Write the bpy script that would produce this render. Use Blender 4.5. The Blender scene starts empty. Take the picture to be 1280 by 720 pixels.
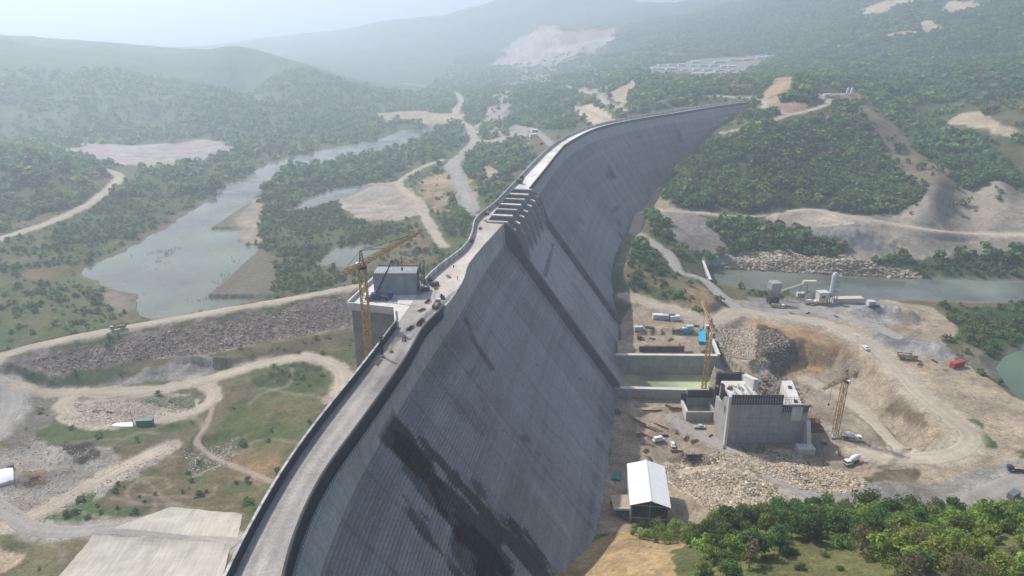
import bpy, bmesh, math, random
import numpy as np
from mathutils import Vector, Matrix
random.seed(7); RNG = np.random.default_rng(7)
SC = bpy.context.scene
COL = SC.collection
# ------------------------------------------------------------------ camera model (also used to survey points of the photograph)
F = 853.0; PITCH = math.radians(21.1); CAMZ = 190.0
CP, SP = math.cos(PITCH), math.sin(PITCH)
cam_d = bpy.data.cameras.new('camera'); cam_d.sensor_width = 36.0; cam_d.lens = F/1280*36.0
cam_d.clip_start = 1.0; cam_d.clip_end = 60000.0
cam = bpy.data.objects.new('camera', cam_d); COL.objects.link(cam)
cam.location = (0, 0, CAMZ); cam.rotation_euler = (math.radians(90)-PITCH, 0, 0)
SC.camera = cam

def ray(u, v):
    u = np.asarray(u, float); v = np.asarray(v, float)
    a = (u-640)/F; b = (360-v)/F
    return np.stack([a, CP+b*SP, -SP+b*CP], -1)
def atz(u, v, z):
    d = ray(u, v); t = (z-CAMZ)/d[..., 2]
    p = d*t[..., None]; p[..., 2] += CAMZ
    return p
def atr(u, v, r):
    d = ray(u, v); t = r/np.hypot(d[..., 0], d[..., 1])
    p = d*t[..., None]; p[..., 2] += CAMZ
    return p
def pix(p):
    p = np.asarray(p, float); x = p[..., 0]; y = p[..., 1]; z = p[..., 2]-CAMZ
    w = y*CP - z*SP; up = y*SP + z*CP
    return 640+F*x/w, 360-F*up/w

# ------------------------------------------------------------------ noise
def _h(ix, iy, seed):
    h = (ix.astype(np.int64)*374761393 + iy.astype(np.int64)*668265263 + seed*2147483647) & 0xffffffff
    h = ((h ^ (h >> 13))*1274126177) & 0xffffffff
    return ((h ^ (h >> 16)) & 0xffff)/65535.0
def vnoise(x, y, seed=0):
    ix = np.floor(x); iy = np.floor(y); fx = x-ix; fy = y-iy
    ix = ix.astype(np.int64); iy = iy.astype(np.int64)
    fx = fx*fx*(3-2*fx); fy = fy*fy*(3-2*fy)
    a = _h(ix, iy, seed); b = _h(ix+1, iy, seed); c = _h(ix, iy+1, seed); d = _h(ix+1, iy+1, seed)
    return (a*(1-fx)+b*fx)*(1-fy)+(c*(1-fx)+d*fx)*fy
def fbm(x, y, sc, octv=4, seed=0):
    s = 0; a = 1.0; n = 0
    for k in range(octv):
        s = s + a*vnoise(x/sc+k*17.3, y/sc-k*9.1, seed+k); n += a; a *= .5; sc *= .5
    return s/n*2-1
def sstep(a, b, x):
    t = np.clip((x-a)/(b-a), 0, 1); return t*t*(3-2*t)
def poly_sd(px, py, P):
    """signed distance to a polygon, positive inside"""
    P = np.asarray(P, float)[:, :2]; n = len(P)
    d2 = np.full(px.shape, 1e30); ins = np.zeros(px.shape, bool)
    for i in range(n):
        x0, y0 = P[i]; x1, y1 = P[(i+1) % n]
        ex, ey = x1-x0, y1-y0; L = ex*ex+ey*ey+1e-12
        t = np.clip(((px-x0)*ex+(py-y0)*ey)/L, 0, 1)
        d2 = np.minimum(d2, (px-x0-t*ex)**2+(py-y0-t*ey)**2)
        c = ((y0 > py) != (y1 > py)) & (px < (x1-x0)*(py-y0)/((y1-y0) if y1 != y0 else 1e-12)+x0)
        ins ^= c
    d = np.sqrt(d2); return np.where(ins, d, -d)
def line_d(px, py, P):
    """distance to a polyline and the interpolated third coordinate"""
    P = np.asarray(P, float); d2 = np.full(px.shape, 1e30); zz = np.zeros(px.shape)
    for i in range(len(P)-1):
        x0, y0, z0 = P[i]; x1, y1, z1 = P[i+1]
        ex, ey = x1-x0, y1-y0; L = ex*ex+ey*ey+1e-12
        t = np.clip(((px-x0)*ex+(py-y0)*ey)/L, 0, 1)
        q = (px-x0-t*ex)**2+(py-y0-t*ey)**2
        m = q < d2; d2 = np.where(m, q, d2); zz = np.where(m, z0+t*(z1-z0), zz)
    return np.sqrt(d2), zz
def spline(P, step):
    """Catmull-Rom through P, resampled about every STEP metres"""
    P = np.asarray(P, float); Q = np.vstack([2*P[0]-P[1], P, 2*P[-1]-P[-2]]); out = []
    for i in range(1, len(Q)-2):
        n = max(2, int(np.linalg.norm(Q[i+1]-Q[i])/step))
        t = np.linspace(0, 1, n, endpoint=False)[:, None]
        a, b, c, d = Q[i-1], Q[i], Q[i+1], Q[i+2]
        out.append(.5*((2*b)+(c-a)*t+(2*a-5*b+4*c-d)*t*t+(3*b-a-3*c+d)*t**3))
    out.append(P[-1:]); return np.vstack(out)

# ------------------------------------------------------------------ dam axis: both crest edges surveyed at crest height
ZC = 100.0
L_PX = [(232,830),(258,770),(281,720),(300,680),(322,640),(345,600),(370,562),(400,522),(430,485),(462,445),(490,408),(510,380),(532,348),
        (552,330),(580,309),(590,290),(592,276),(602,266),(618,254),(640,231),(660,210),(680,190),(700,172),(735,154),(765,147),(800,141),(850,134),(900,127),(941,122)]
R_PX = [(330,830),(345,770),(354,720),(364,680),(379,640),(396,605),(414,576),(445,534),(484,480),(510,442),(528,410),(545,392),
        (562,375),(580,347),(585,330),(602,308),(632,275),(646,255),(663,233),(680,212),(700,187),(710,178),(740,162),(768,154),(800,148),(850,140),(900,132),(944,126)]
Lw = atz([p[0] for p in L_PX], [p[1] for p in L_PX], ZC+1.5)
Rw = atz([p[0] for p in R_PX], [p[1] for p in R_PX], ZC+1.3)
_far = [p for p in zip(R_PX, Rw) if p[1][1] > 540]
def extend(W):
    d = W[0]-W[1]; d /= np.linalg.norm(d); e = W[0]+d*45.0; return np.vstack([e, W])
Lw = extend(Lw); Rw = extend(Rw)
Lc = spline(Lw, 1.0); Rc = spline(Rw, 1.0)
def gsm(A, sig):
    k = np.arange(-int(3*sig), int(3*sig)+1); w = np.exp(-.5*(k/sig)**2); w /= w.sum()
    B = np.vstack([A[0]+(A[0]-A[1])*(len(k)//2-np.arange(len(k)//2))[:, None], A, A[-1]+(A[-1]-A[-2])*(1+np.arange(len(k)//2))[:, None]])
    return np.stack([np.convolve(B[:, i], w, 'valid') for i in range(B.shape[1])], -1)
def resample(A, step):
    s = np.r_[0, np.cumsum(np.hypot(*np.diff(A[:, :2], axis=0).T))]; n = int(s[-1]/step)+1
    q = np.linspace(0, s[-1], n); return np.stack([np.interp(q, s, A[:, i]) for i in range(A.shape[1])], -1)
Rc = gsm(resample(Rc, 1.0), 3.0)
RS = gsm(Rc, 28.0)                       # smooth axis for the sloping downstream face
tg = np.gradient(RS[:, :2], axis=0); tg /= np.linalg.norm(tg, axis=1)[:, None]
RN = np.stack([tg[:, 1], -tg[:, 0]], -1)   # towards downstream
_k = Lc[:, 1] < 520; _o = RS[:, :2]-RN*10.0+0; _m = (_o[:, 1] > 545)
Lc = gsm(np.vstack([Lc[_k], np.c_[_o[_m], np.full(_m.sum(), ZC+1.5)]]), 6.0) if _m.any() else Lc
ZB, SLOPE = 91.0, 0.76                   # foot of the upright head, run per rise
def face_base(i):                        # break line at index i
    return RS[i, :2]+RN[i]*1.2
def face_hit(u, v):
    d = ray(u, v); t = np.arange(120, 1400, .5)
    P = d*t[:, None]; P[:, 2] += CAMZ
    out = None
    for q in P:
        dd = q[:2]-RS[:, :2]; i = int(np.argmin((dd**2).sum(1))); k = dd[i] @ RN[i]-1.2
        if k > 0 and q[2] < ZB-k/SLOPE: return q
    return None
TOE_PX = [(692,718),(718,697),(742,668),(748,640),(755,600),(765,520),(772,470),(771,420),(769,370),(769,320),(780,293),(800,258),(830,220),(870,176),(905,150),(935,131)]
TOE = [q for q in (face_hit(*p) for p in TOE_PX) if q is not None]

# ------------------------------------------------------------------ terrain: surveyed heights
CT = []
for u, v, z in [
 # left floor inside the cofferdam
 (0,720,15),(100,700,15),(200,690,17),(275,660,21),(140,640,14),(0,640,12),(70,600,11),(200,600,10),(300,610,13),(330,560,11),(250,545,9),(150,520,9),(50,540,10),(0,500,12),
 (10,465,13),(100,480,8),(200,475,8),(300,465,8),(380,452,9),(420,445,9),(400,500,10),(360,560,13),(0,800,28),(150,800,30),(-150,720,25),(-150,600,20),(-150,450,20),
 # river side
 (60,400,16),(0,380,17),(100,370,14),(30,330,20),(0,290,22),(80,265,22),(140,222,20),(100,207,28),(20,215,42),(50,195,45),(-60,210,48),(0,240,30),(100,310,15),(170,270,15),
 (120,185,16),(250,185,14),(300,165,15),(420,150,15),(500,140,16),(340,190,13),(200,300,12),(300,270,11),(400,200,11),(500,170,12),(250,340,10),(320,370,12),(420,345,13),
 (400,270,14),(480,255,16),(540,290,20),(500,230,16),(560,240,22),(590,200,26),(625,200,32),(570,300,20),(540,320,18),(650,175,42),(545,150,20),(600,130,32),(570,180,20),
 (0,165,16),(200,150,16),(600,235,28),(620,220,32),
 # behind the crest, right part
 (690,162,52),(640,150,36),(660,115,62),(700,112,62),(700,150,50),
 ]: CT.append(atz(u, v, z))
WZ = lambda z: 14+(z+8)*.8          # heights downstream: works floor 14 m, knoll top 104 m
for u, v, z in [
 # right valley floor
 (780,620,-8),(800,560,-8),(860,540,-8),(790,520,-9),(900,565,-8),(980,590,-7),(950,620,-7),(870,650,-7),(800,650,-8),(1000,640,-7),(1060,600,-6),(1100,595,-4),(1200,600,-2),(1280,590,0),(1240,640,-1),
 (1150,640,-3),(820,435,3),(880,425,3),(800,400,5),(870,400,4),(920,430,-4),(980,470,-9),(1000,500,-9),(1060,550,-8),(1110,540,-6),(1040,450,-6),(1000,408,0),(950,390,0),(1050,388,0),(1100,400,0),
 (1080,425,0),(1150,430,0),(1200,420,-1),(1150,490,-1),(1200,530,-1),(1215,560,-2),(1150,572,-4),(1260,520,-2),(1280,440,-3),(1230,450,-2),(1400,450,-2),(1400,560,2),
 # river right and its far bank
 (900,345,-5),(1000,355,-5),(1100,362,-5),(1200,365,-5),(1280,365,-5),(1400,365,-4),(950,318,3),(1000,330,0),(1150,340,-2),(1280,340,-1),(1210,325,2),(1100,320,6),(880,312,8),(900,300,12),(980,298,13),
 (1060,305,12),(1000,272,20),(900,268,24),(830,265,26),(1150,287,18),(1280,293,18),(1230,262,26),(1280,240,32),(1100,268,24),(1180,262,26),
 # mound at the dam foot
 (800,312,16),(850,352,12),(890,375,7),(790,345,16),(820,370,8),(775,350,15),
 # abutment knoll
 (1000,205,54),(900,205,52),(950,165,85),(1050,160,82),(1100,205,52),(850,235,38),(1030,131,103),(985,141,99),(945,128,98),(1062,118,107),(960,125,104),
 (1130,250,30),
 # foreground hill
 (780,690,20),(785,676,14),(850,692,31),(850,716,40),(780,718,30),(900,672,37),(900,715,48),(950,666,42),(1000,660,46),(1000,712,56),(1100,668,50),(1100,714,60),(1200,668,54),(1200,715,64),
 (1280,655,56),(1280,715,66),(900,800,64),(1100,800,76),(1280,800,82),(760,800,48),(1450,700,70),
 ]: CT.append(atz(u, v, WZ(z)))
for u, v, z in [
 # far plain
 (450,100,15),(560,100,18),(620,95,25),(300,120,15),
 ]: CT.append(atz(u, v, z))
for u, v, r in [
 (0,40,2400),(40,51,2400),(130,53,2400),(165,62,2300),(200,65,2300),(250,70,2200),(290,71,2100),(340,78,2000),(380,84,1900),(-150,30,2400),
 (0,110,1700),(150,110,1650),(260,105,1650),
 (0,44,8000),(60,47,8000),(120,58,8000),(-200,30,8000),(200,60,8000),
 (270,56,5200),(300,48,5000),(370,42,4900),(430,37,4800),(480,24,4700),(560,17,4600),(600,8,4500),(640,-4,4500),(700,-14,4400),(760,-8,4400),(800,5,4500),(830,4,4600),
 (350,70,3600),(450,66,3500),(560,62,3400),(600,52,3700),
 (615,82,2900),(690,82,2600),(690,42,3200),(760,47,2900),(640,54,3400),(720,18,4000),(800,40,2700),(850,20,3300),(700,62,2900),
 (870,3,3900),(900,2,3700),(960,-6,3500),(1000,-20,3300),(1100,-45,3100),(1200,-60,3000),(1280,-70,2900),(1450,-80,2700),
 (900,45,2400),(1000,42,2200),(1100,42,1900),(1200,42,1750),(1280,42,1650),(900,75,1750),(1000,86,1450),(1100,95,1280),(1200,103,1180),(1280,112,1080),
 (1150,152,1000),(1200,152,960),(1260,152,930),(1092,147,880),(1130,190,800),(1175,236,690),(1200,200,830),(1280,200,850),(1250,232,730),(1400,150,900),(1400,240,700),
 (900,106,1150),(850,116,1060),(800,125,1040),(765,135,1010),(735,141,1060),(700,130,1250),(870,86,1480),(930,84,1500),(820,90,1500),(1000,104,960),(975,112,940),(1065,100,1150),
 ]: CT.append(atr(u, v, r))
for p in TOE: CT.append(np.array([p[0], p[1], p[2]-(1.0 if p[1] < 600 else 3.5)]))
for th, r, z in [(-62,60,60),(-62,200,30),(-62,400,26),(-62,800,30),(-62,1600,40),(-62,3000,100),(-62,7000,120),(62,60,95),(62,200,70),(62,400,20),(62,800,40),(62,1600,190),(62,3000,360),(62,7000,300),
                 (0,45,55),(-35,50,70),(35,50,85),(-30,14000,100),(0,14000,120),(30,14000,150),(-62,14000,100),(62,14000,150),(0,7500,120),(20,7000,200),(-15,7000,110),(35,6000,260)]:
    t = math.radians(th); CT.append(np.array([r*math.sin(t), r*math.cos(t), z]))
CT = np.array(CT)
def lp(x, y): return np.arctan2(x, y)*2.5, np.log(np.hypot(x, y))
ca, cb = lp(CT[:, 0], CT[:, 1]); n = len(CT)
CC = .05
K = np.sqrt((ca[:, None]-ca)**2+(cb[:, None]-cb)**2+CC*CC)
A = np.zeros((n+1, n+1)); A[:n, :n] = K-np.eye(n)*.003; A[:n, n] = 1; A[n, :n] = 1
SOL = np.linalg.solve(A, np.r_[CT[:, 2], 0])
def base_h(x, y):
    a, b = lp(x, y); a = a.ravel(); b = b.ravel(); o = np.empty(a.shape)
    for i in range(0, len(a), 20000):
        s = slice(i, i+20000)
        o[s] = np.sqrt((a[s, None]-ca)**2+(b[s, None]-cb)**2+CC*CC) @ SOL[:n]+SOL[n]
    return o.reshape(x.shape)
# polar grid: fine where the camera looks, coarse to the sides
TH = np.radians(np.r_[np.linspace(-68, -40, 90, endpoint=False), np.linspace(-40, 40, 1000), np.linspace(40, 68, 91)[1:]])
LR = [math.log(38.0)]
while LR[-1] < math.log(13500.0):
    r = math.exp(LR[-1]); LR.append(LR[-1]+(.012 if r < 120 else .0048 if r < 750 else .0066 if r < 2600 else .016))
LR = np.array(LR); NT, NR = len(TH), len(LR)
gT, gL = np.meshgrid(TH, LR); GX = np.exp(gL)*np.sin(gT); GY = np.exp(gL)*np.cos(gT)
GZ = base_h(GX, GY)
def lookup(G, x, y):
    th = np.arctan2(x, y); lr = np.log(np.maximum(np.hypot(x, y), 38.5))
    i = np.interp(th, TH, np.arange(NT)); j = np.interp(lr, LR, np.arange(NR))
    i0 = np.clip(i.astype(int), 0, NT-2); j0 = np.clip(j.astype(int), 0, NR-2); fi = i-i0; fj = j-j0
    return (G[j0, i0]*(1-fi)+G[j0, i0+1]*fi)*(1-fj)+(G[j0+1, i0]*(1-fi)+G[j0+1, i0+1]*fi)*fj
TS = np.exp(np.linspace(math.log(90), math.log(12000), 1500))
def hit(u, v, G=None, off=0.0):
    """where the line of sight through a pixel of the photograph meets the ground"""
    G = GZ if G is None else G
    u = np.atleast_1d(np.asarray(u, float)); v = np.atleast_1d(np.asarray(v, float)); d = ray(u, v)
    P = d[:, None, :]*TS[None, :, None]; P[..., 2] += CAMZ
    below = P[..., 2] < lookup(G, P[..., 0], P[..., 1])+off
    k = np.argmax(below, 1); k = np.where(below.any(1), np.maximum(k, 1), len(TS)-1)
    lo, hi = TS[k-1].copy(), TS[k].copy()
    for _ in range(18):
        m = (lo+hi)/2; p = d*m[:, None]; b = p[:, 2]+CAMZ < lookup(G, p[:, 0], p[:, 1])+off
        hi = np.where(b, m, hi); lo = np.where(b, lo, m)
    p = d*hi[:, None]; p[:, 2] += CAMZ; return p
def hits(pts, G=None): return hit([p[0] for p in pts], [p[1] for p in pts], G)
def near_box(P, pad):
    P = np.asarray(P); return (GX > P[:, 0].min()-pad) & (GX < P[:, 0].max()+pad) & (GY > P[:, 1].min()-pad) & (GY < P[:, 1].max()+pad)
# ------------------------------------------------------------------ terrain: landforms laid over the surveyed heights
GZ = np.maximum(GZ, 6.0)
R_ = np.exp(gL)
hillm = sstep(30, 80, GZ)*sstep(820, 1500, R_)
rid = 1-np.abs(fbm(GX, GY, 420, 4, 11))*2.2
GZ = GZ+hillm*(rid*17-11+fbm(GX, GY, 140, 3, 5)*7)*np.clip(R_/1700, .5, 1.8)*(1-.55*sstep(.05, -.15, gT))-hillm*sstep(.05, -.15, gT)*9
knollm = sstep(30, 60, GZ)*sstep(560, 640, R_)*(1-sstep(900, 1100, R_))*sstep(.12, .2, gT)
GZ = GZ+knollm*fbm(GX, GY, 60, 3, 21)*4
rough = fbm(GX, GY, 14, 4, 2)*.55+fbm(GX, GY, 70, 3, 3)*1.1
GZ = GZ+rough*(1-hillm)*sstep(90, 150, R_)+fbm(GX, GY, 5.5, 3, 4)*.38*(1-sstep(500, 800, R_))
def carve(P, wz, depth=2.5, bank=14.0, amp=2.0):
    """sink the ground inside P below a water level and bring the banks down to it"""
    global GZ
    m = near_box(P, 60); x, y = GX[m], GY[m]
    sd = poly_sd(x, y, P)+fbm(x, y, 22, 3, 31)*amp
    z = GZ[m]; inside = wz-.15-np.minimum(depth, np.maximum(sd, 0)*.3)
    b = sstep(0, bank, -sd); outside = np.maximum(z, wz+.25)*b+(wz+.25)*(1-b)
    GZ[m] = np.where(sd > 0, inside, outside)
RIV_Z, POOL_Z, RR_Z, SIDE_Z = 11.0, 13.0, 15.6, 15.4
RIVER = atz(*np.array([(104,345),(122,328),(180,300),(235,268),(290,229),(340,203),(400,188),(470,176),(500,163),(540,161),(548,168),(520,176),(480,188),(420,199),(352,215),(332,236),(306,262),(290,280),(296,302),(320,312),(337,330),(343,350),(334,371),(280,388),(205,400),(165,388),(172,372),(140,362)]).T, RIV_Z)
POOL1 = atz(*np.array([(368,264),(385,250),(420,236),(464,232),(442,243),(402,256)]).T, POOL_Z)
POOL2 = atz(*np.array([(398,330),(420,310),(450,306),(475,312),(462,326),(430,334)]).T, POOL_Z)
RIVER2 = atz(*np.array([(890,343),(905,337),(1000,341),(1150,349),(1330,352),(1330,379),(1180,376),(1100,373),(1040,372),(990,366),(930,359),(893,353)]).T, RR_Z)
SIDE = atz(*np.array([(1240,458),(1262,440),(1330,428),(1330,520),(1275,500),(1256,482)]).T, SIDE_Z)
carve(RIVER, RIV_Z, 3, 16, 8); carve(POOL1, POOL_Z, 1.5, 10); carve(POOL2, POOL_Z, 1.5, 10); carve(RIVER2, RR_Z, 2.5, 8, .8); carve(SIDE, SIDE_Z, 2, 9)
# the cofferdam: one long ridge that carries a road
COFZ = 24.0
COF_PX = [(-60,462),(0,444),(60,429),(100,420),(150,411),(250,393),(350,376),(440,359),(520,344)]
COF = spline(atz(*np.array(COF_PX).T, COFZ), 4.0)
m = near_box(COF, 90); d_, _z = line_d(GX[m], GY[m], COF)
GZ[m] = np.maximum(GZ[m], COFZ-np.maximum(0, d_-4.5)*.5-fbm(GX[m], GY[m], 9, 3, 8)*.5*sstep(5, 9, d_))
# heaps of gravel, spoil and sand: cones with rounded tops
def heap(u, v, h, r, sx=1.0, rot=0.0, seed=0):
    global GZ
    p = hit(u, v)[0]; m = (np.abs(GX-p[0]) < r*2.2) & (np.abs(GY-p[1]) < r*2.2)
    dx, dy = GX[m]-p[0], GY[m]-p[1]; c, s = math.cos(rot), math.sin(rot)
    q = np.hypot((dx*c+dy*s)/sx, -dx*s+dy*c)+fbm(GX[m], GY[m], 6, 3, seed)*r*.25
    GZ[m] += h*(1-sstep(0, 1, q/r))
for k, (u, v, h, r, sx, rot) in enumerate([(215,462,3.5,11,1.6,.2),(245,457,3,9,1.3,0),(190,468,2.5,8,1.4,0),(270,452,2.5,8,1.2,.3),
        (1100,392,4,13,1.7,-.2),(1130,398,6.5,12,1.3,-.2),(1085,388,2.5,10,1.6,0),(1090,420,3,10,1.6,-.5),(1140,432,3,12,1.8,-.5),(1180,440,3,8,1.5,-.6),
        (985,372,3,6,1.3,0),(1028,300,6,26,2.2,.2),(1080,300,5,22,1.5,0),(968,455,3,7,1.2,0),(60,595,3,10,1.5,.5),(100,570,3,12,2,.3),(20,600,3,8,1.4,0),
        (945,600,3,14,2,-.5),(1030,600,3,12,2,-.5),(880,630,2.5,12,1.6,-.3),(300,480,1.5,10,1.5,0),(345,470,3,14,1.5,.4)]):
    heap(u, v, h, r, sx, rot, 40+k)
def pit(pts, depth, edge):
    global GZ
    P = hits(pts); m = near_box(P, 20); sd = poly_sd(GX[m], GY[m], P)+fbm(GX[m], GY[m], 12, 3, 77)*1.6
    GZ[m] -= depth*sstep(0, edge, sd)
pit([(1000,420),(1055,430),(1100,450),(1150,505),(1180,548),(1150,560),(1110,556),(1085,530),(1040,500),(1000,480),(960,470),(950,440)], 10.5, 13)
pit([(225,562),(240,545),(280,535),(300,545),(285,580),(240,600),(215,590)], 2.5, 7)
pit([(75,556),(100,550),(125,560),(120,572),(85,572)], 3, 6)
pit([(828,572),(850,566),(880,570),(895,578),(870,585),(835,580)], 2.0, 4)
# stilling basin: dug to its floor, terrace behind it held by a wall
BAS_Z, BASW_Z, TER_Z, YARD_Z = 6.0, 11.0, 22.0, 14.0
bx = lambda u, v, z: atz(u, v, z)
TER = np.array([atz(772,447,TER_Z), atz(893,449,TER_Z), atz(886,416,TER_Z), atz(800,418,TER_Z), atz(772,425,TER_Z)])
m = near_box(TER, 20); sd = poly_sd(GX[m], GY[m], TER); GZ[m] = np.where(sd > 0, TER_Z-.1, GZ[m])
PITF = np.array([atz(765,484,17), atz(866,485,17), atz(866,506,13), atz(765,506,13)]); m = near_box(PITF, 20); sd = poly_sd(GX[m], GY[m], PITF); b = sstep(-6, 1, sd); GZ[m] = GZ[m]*(1-b)+np.minimum(GZ[m], 11.2)*b
BAS = np.array([atz(770,484,17), atz(884,485,17), atz(893,467,BASW_Z), atz(770,466,BASW_Z)])
m = near_box(BAS, 20); sd = poly_sd(GX[m], GY[m], BAS); GZ[m] = np.where(sd > 0, BAS_Z, GZ[m])
SLOT = np.array([atz(893,470,14), atz(935,472,14), atz(935,455,20), atz(912,440,22), atz(898,425,22), atz(893,430,22)])
m = near_box(SLOT, 20); sd = poly_sd(GX[m], GY[m], SLOT); GZ[m] = np.where(sd > 0, np.minimum(GZ[m], 12.0), GZ[m])
# roads: their beds are levelled across, then a ribbon lies on each bed
ROADS = [  # (pixels of the photograph, width in metres, look)
 ([(-60,318),(0,298),(60,279),(110,255),(142,231),(148,219),(128,212),(104,208)], 8.5, 0),
 ([(0,444),(-14,460),(4,476),(40,491),(100,492),(200,486),(260,474),(320,457),(375,446),(405,450),(424,463),(428,480),(420,497)], 8, 0),
 ([(-20,478),(8,482),(17,500),(12,520),(-10,545)], 10, 1),
 ([(92,494),(80,508),(95,522)], 7, 0),
 ([(200,524),(240,516),(262,503),(268,492),(255,482)], 6.5, 0),
 ([(-20,622),(10,642),(40,660),(90,666),(150,660),(220,667),(296,680)], 7.5, 1),
 ([(20,654),(70,630),(130,596),(175,575),(212,558)], 8, 0),
 ([(266,508),(258,532),(246,552),(265,572),(295,583),(340,602)], 2.2, 2),
 ([(505,222),(498,230),(508,240),(524,252),(533,272),(546,296),(556,308)], 6.5, 0),
 ([(553,200),(530,208),(505,222)], 6.5, 0),
 ([(594,176),(572,200),(570,215),(580,236),(592,262)], 9, 1),
 ([(505,104),(545,110),(568,116),(577,126),(570,138),(574,150),(590,162),(594,176)], 10, 0),
 ([(594,176),(640,176),(662,160),(690,182)], 7, 1),
 ([(640,130),(610,150),(590,162)], 9, 1),
 ([(905,166),(935,158),(962,150),(990,143),(1016,137),(1033,130),(1036,124),(1020,120),(1040,118),(1062,117)], 7, 0),
 ([(940,128),(960,135),(982,142)], 7, 0),
 ([(720,133),(740,142),(758,149)], 9, 0),
 ([(830,126),(880,120),(930,122),(965,128)], 7, 0),
 ([(780,138),(760,130),(740,118),(700,108),(665,118)], 9, 0),
 ([(794,290),(798,273),(806,264),(830,262),(880,266),(930,271),(1010,262),(1070,272),(1150,285),(1230,294),(1330,292)], 6.5, 0),
 ([(794,290),(815,303),(836,318),(850,338),(880,352),(905,372),(925,386)], 6, 1),
 ([(783,369),(830,384),(880,399),(900,397),(920,390),(960,394),(1010,400),(1040,408),(1080,425),(1110,450),(1150,492),(1192,524),(1214,545),(1204,562),(1170,571),(1110,571),(1075,562)], 9.5, 0),
 ([(842,524),(880,546),(930,572),(980,602),(1036,634)], 6.5, 1),
 ([(1005,472),(1050,494),(1090,528),(1125,562)], 5.5, 0),
 ([(960,394),(1000,388),(1060,398),(1120,420)], 7, 1),
 ([(1190,655),(1230,628),(1275,604),(1330,590)], 12, 1),
 ([(1010,62),(1040,60),(1056,54)], 8, 0),
 ([(470,460),(440,455)], 2, 0),
][:-1]
ROAD_LINES = [(COF, 7.0, 0)]
for px, w, kind in ROADS:
    P = spline(hits(px), 3.0)
    P[:, 2] = gsm(P[:, 2:3], 4.0)[:, 0] if len(P) > 10 else P[:, 2]
    m = near_box(P, w*2); d_, zz = line_d(GX[m], GY[m], P); b = 1-sstep(w*.55, w*1.3, d_)
    GZ[m] = GZ[m]*(1-b)+zz*b
    ROAD_LINES.append((P, w, kind))

# ------------------------------------------------------------------ terrain: what covers it (true surface colours, no light in them)
def C3(r, g, b): return np.array([r, g, b])
SCRUB_G, SCRUB_D, FOREST = C3(.075,.100,.034), C3(.140,.116,.064), C3(.042,.075,.030)
DIRT, DIRTL, SOIL, GREY, SAND, PALE = C3(.325,.262,.188), C3(.41,.35,.272), C3(.25,.165,.095), C3(.29,.285,.275), C3(.38,.30,.21), C3(.58,.54,.49)
n1 = fbm(GX, GY, 60, 4, 101); n2 = fbm(GX, GY, 17, 4, 102); n3 = fbm(GX, GY, 260, 4, 103)
w = sstep(-.28, .3, n1*.55+n2*.7+fbm(GX, GY, 6, 3, 104)*.45)[..., None]
GC = SCRUB_G*(1-w)+SCRUB_D*w
fw = sstep(900, 1200, R_)*sstep(-.55, -.05, n3+hillm*.6)
GC = GC*(1-fw[..., None])+(FOREST*(1+.5*n2[..., None]))*fw[..., None]
GF = np.clip(.42-.6*w[..., 0], 0, 1)*.75; GF = np.maximum(GF*(1-fw), fw*.9)
GR = np.zeros_like(GZ)
lm_ = sstep(-.02, -.12, gT)*sstep(1000, 1250, R_)*.8
GC = GC*(1-lm_[..., None])+(C3(.085,.118,.055)*(1+.55*n2+.4*n1)[..., None])*lm_[..., None]; GF = GF*(1-lm_*.72)
def zone(pts, col, soft=3.0, fd=0.0, rock=0.0, op=1.0, mott=.18, patch=0.0, P=None):
    """paint what covers the ground inside an outline; ragged edge, mottled"""
    P = hits(pts) if P is None else P
    m = near_box(P, soft*3+2); x, y = GX[m], GY[m]
    if not m.any(): return
    sd = poly_sd(x, y, P)+fbm(x, y, soft*4.5, 5, 200)*soft*2.4
    a = sstep(-soft*.22, soft*.22, sd)*op
    if patch: a = a*sstep(-patch, patch, fbm(x, y, 30, 4, 210)+.15)
    k = (1+mott*2*fbm(x, y, 11, 4, 220)+mott*fbm(x, y, 45, 3, 221))[:, None]
    GC[m] = GC[m]*(1-a[:, None])+col*k*a[:, None]
    GF[m] = GF[m]*(1-a)+fd*a; GR[m] = GR[m]*(1-a)+rock*a
# left and middle
NOBUSH = []
zone([(30,183),(80,186),(105,179),(160,181),(240,176),(292,177),(290,188),(250,200),(200,210),(150,206),(130,200),(100,197),(70,190)], C3(.36,.31,.275), 8)
zone([(455,141),(520,138),(578,142),(560,155),(500,153)], SAND, 10)
zone([(400,176),(470,168),(500,160),(530,158),(500,150),(440,152)], SCRUB_G*1.1, 8, .45)
zone([(610,82),(628,62),(650,48),(680,32),(720,41),(764,38),(766,50),(722,68),(690,82),(650,84)], C3(.40,.33,.28), 25, mott=.3)
zone([(690,45),(720,38),(762,40),(760,48),(715,56)], C3(.34,.23,.16), 14, mott=.2, patch=.3)
zone([(1065,13),(1100,2),(1140,-2),(1180,-2),(1120,8),(1080,17)], SAND*1.2, 18); zone([(1168,16),(1190,3),(1227,5),(1215,13)], SAND*1.2, 15)
zone([(1143,29),(1160,25),(1173,37),(1158,41)], SAND*1.1, 12); zone([(1112,43),(1135,38),(1152,42),(1130,47)], SAND, 12)
zone([(1195,140),(1235,152),(1282,168),(1282,186),(1235,168),(1200,152)], SAND*1.05, 8)
zone([(600,150),(572,165),(600,178),(650,190),(672,160),(702,150),(722,128),(762,118),(742,92),(690,84),(650,88),(635,112),(608,122)], C3(.30,.265,.23), 14, .05, patch=.35)
zone([(560,108),(640,96),(700,84),(780,88),(860,70),(760,60),(690,72),(600,88)], C3(.26,.24,.21), 30, .2, op=.7, patch=.4)
zone([(640,126),(668,108),(700,104),(722,122),(716,160),(684,166),(640,150)], FOREST*1.2, 6, .9)
zone([(575,216),(598,178),(650,178),(662,196),(632,226),(600,226)], FOREST*1.4, 5, .75)
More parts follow.
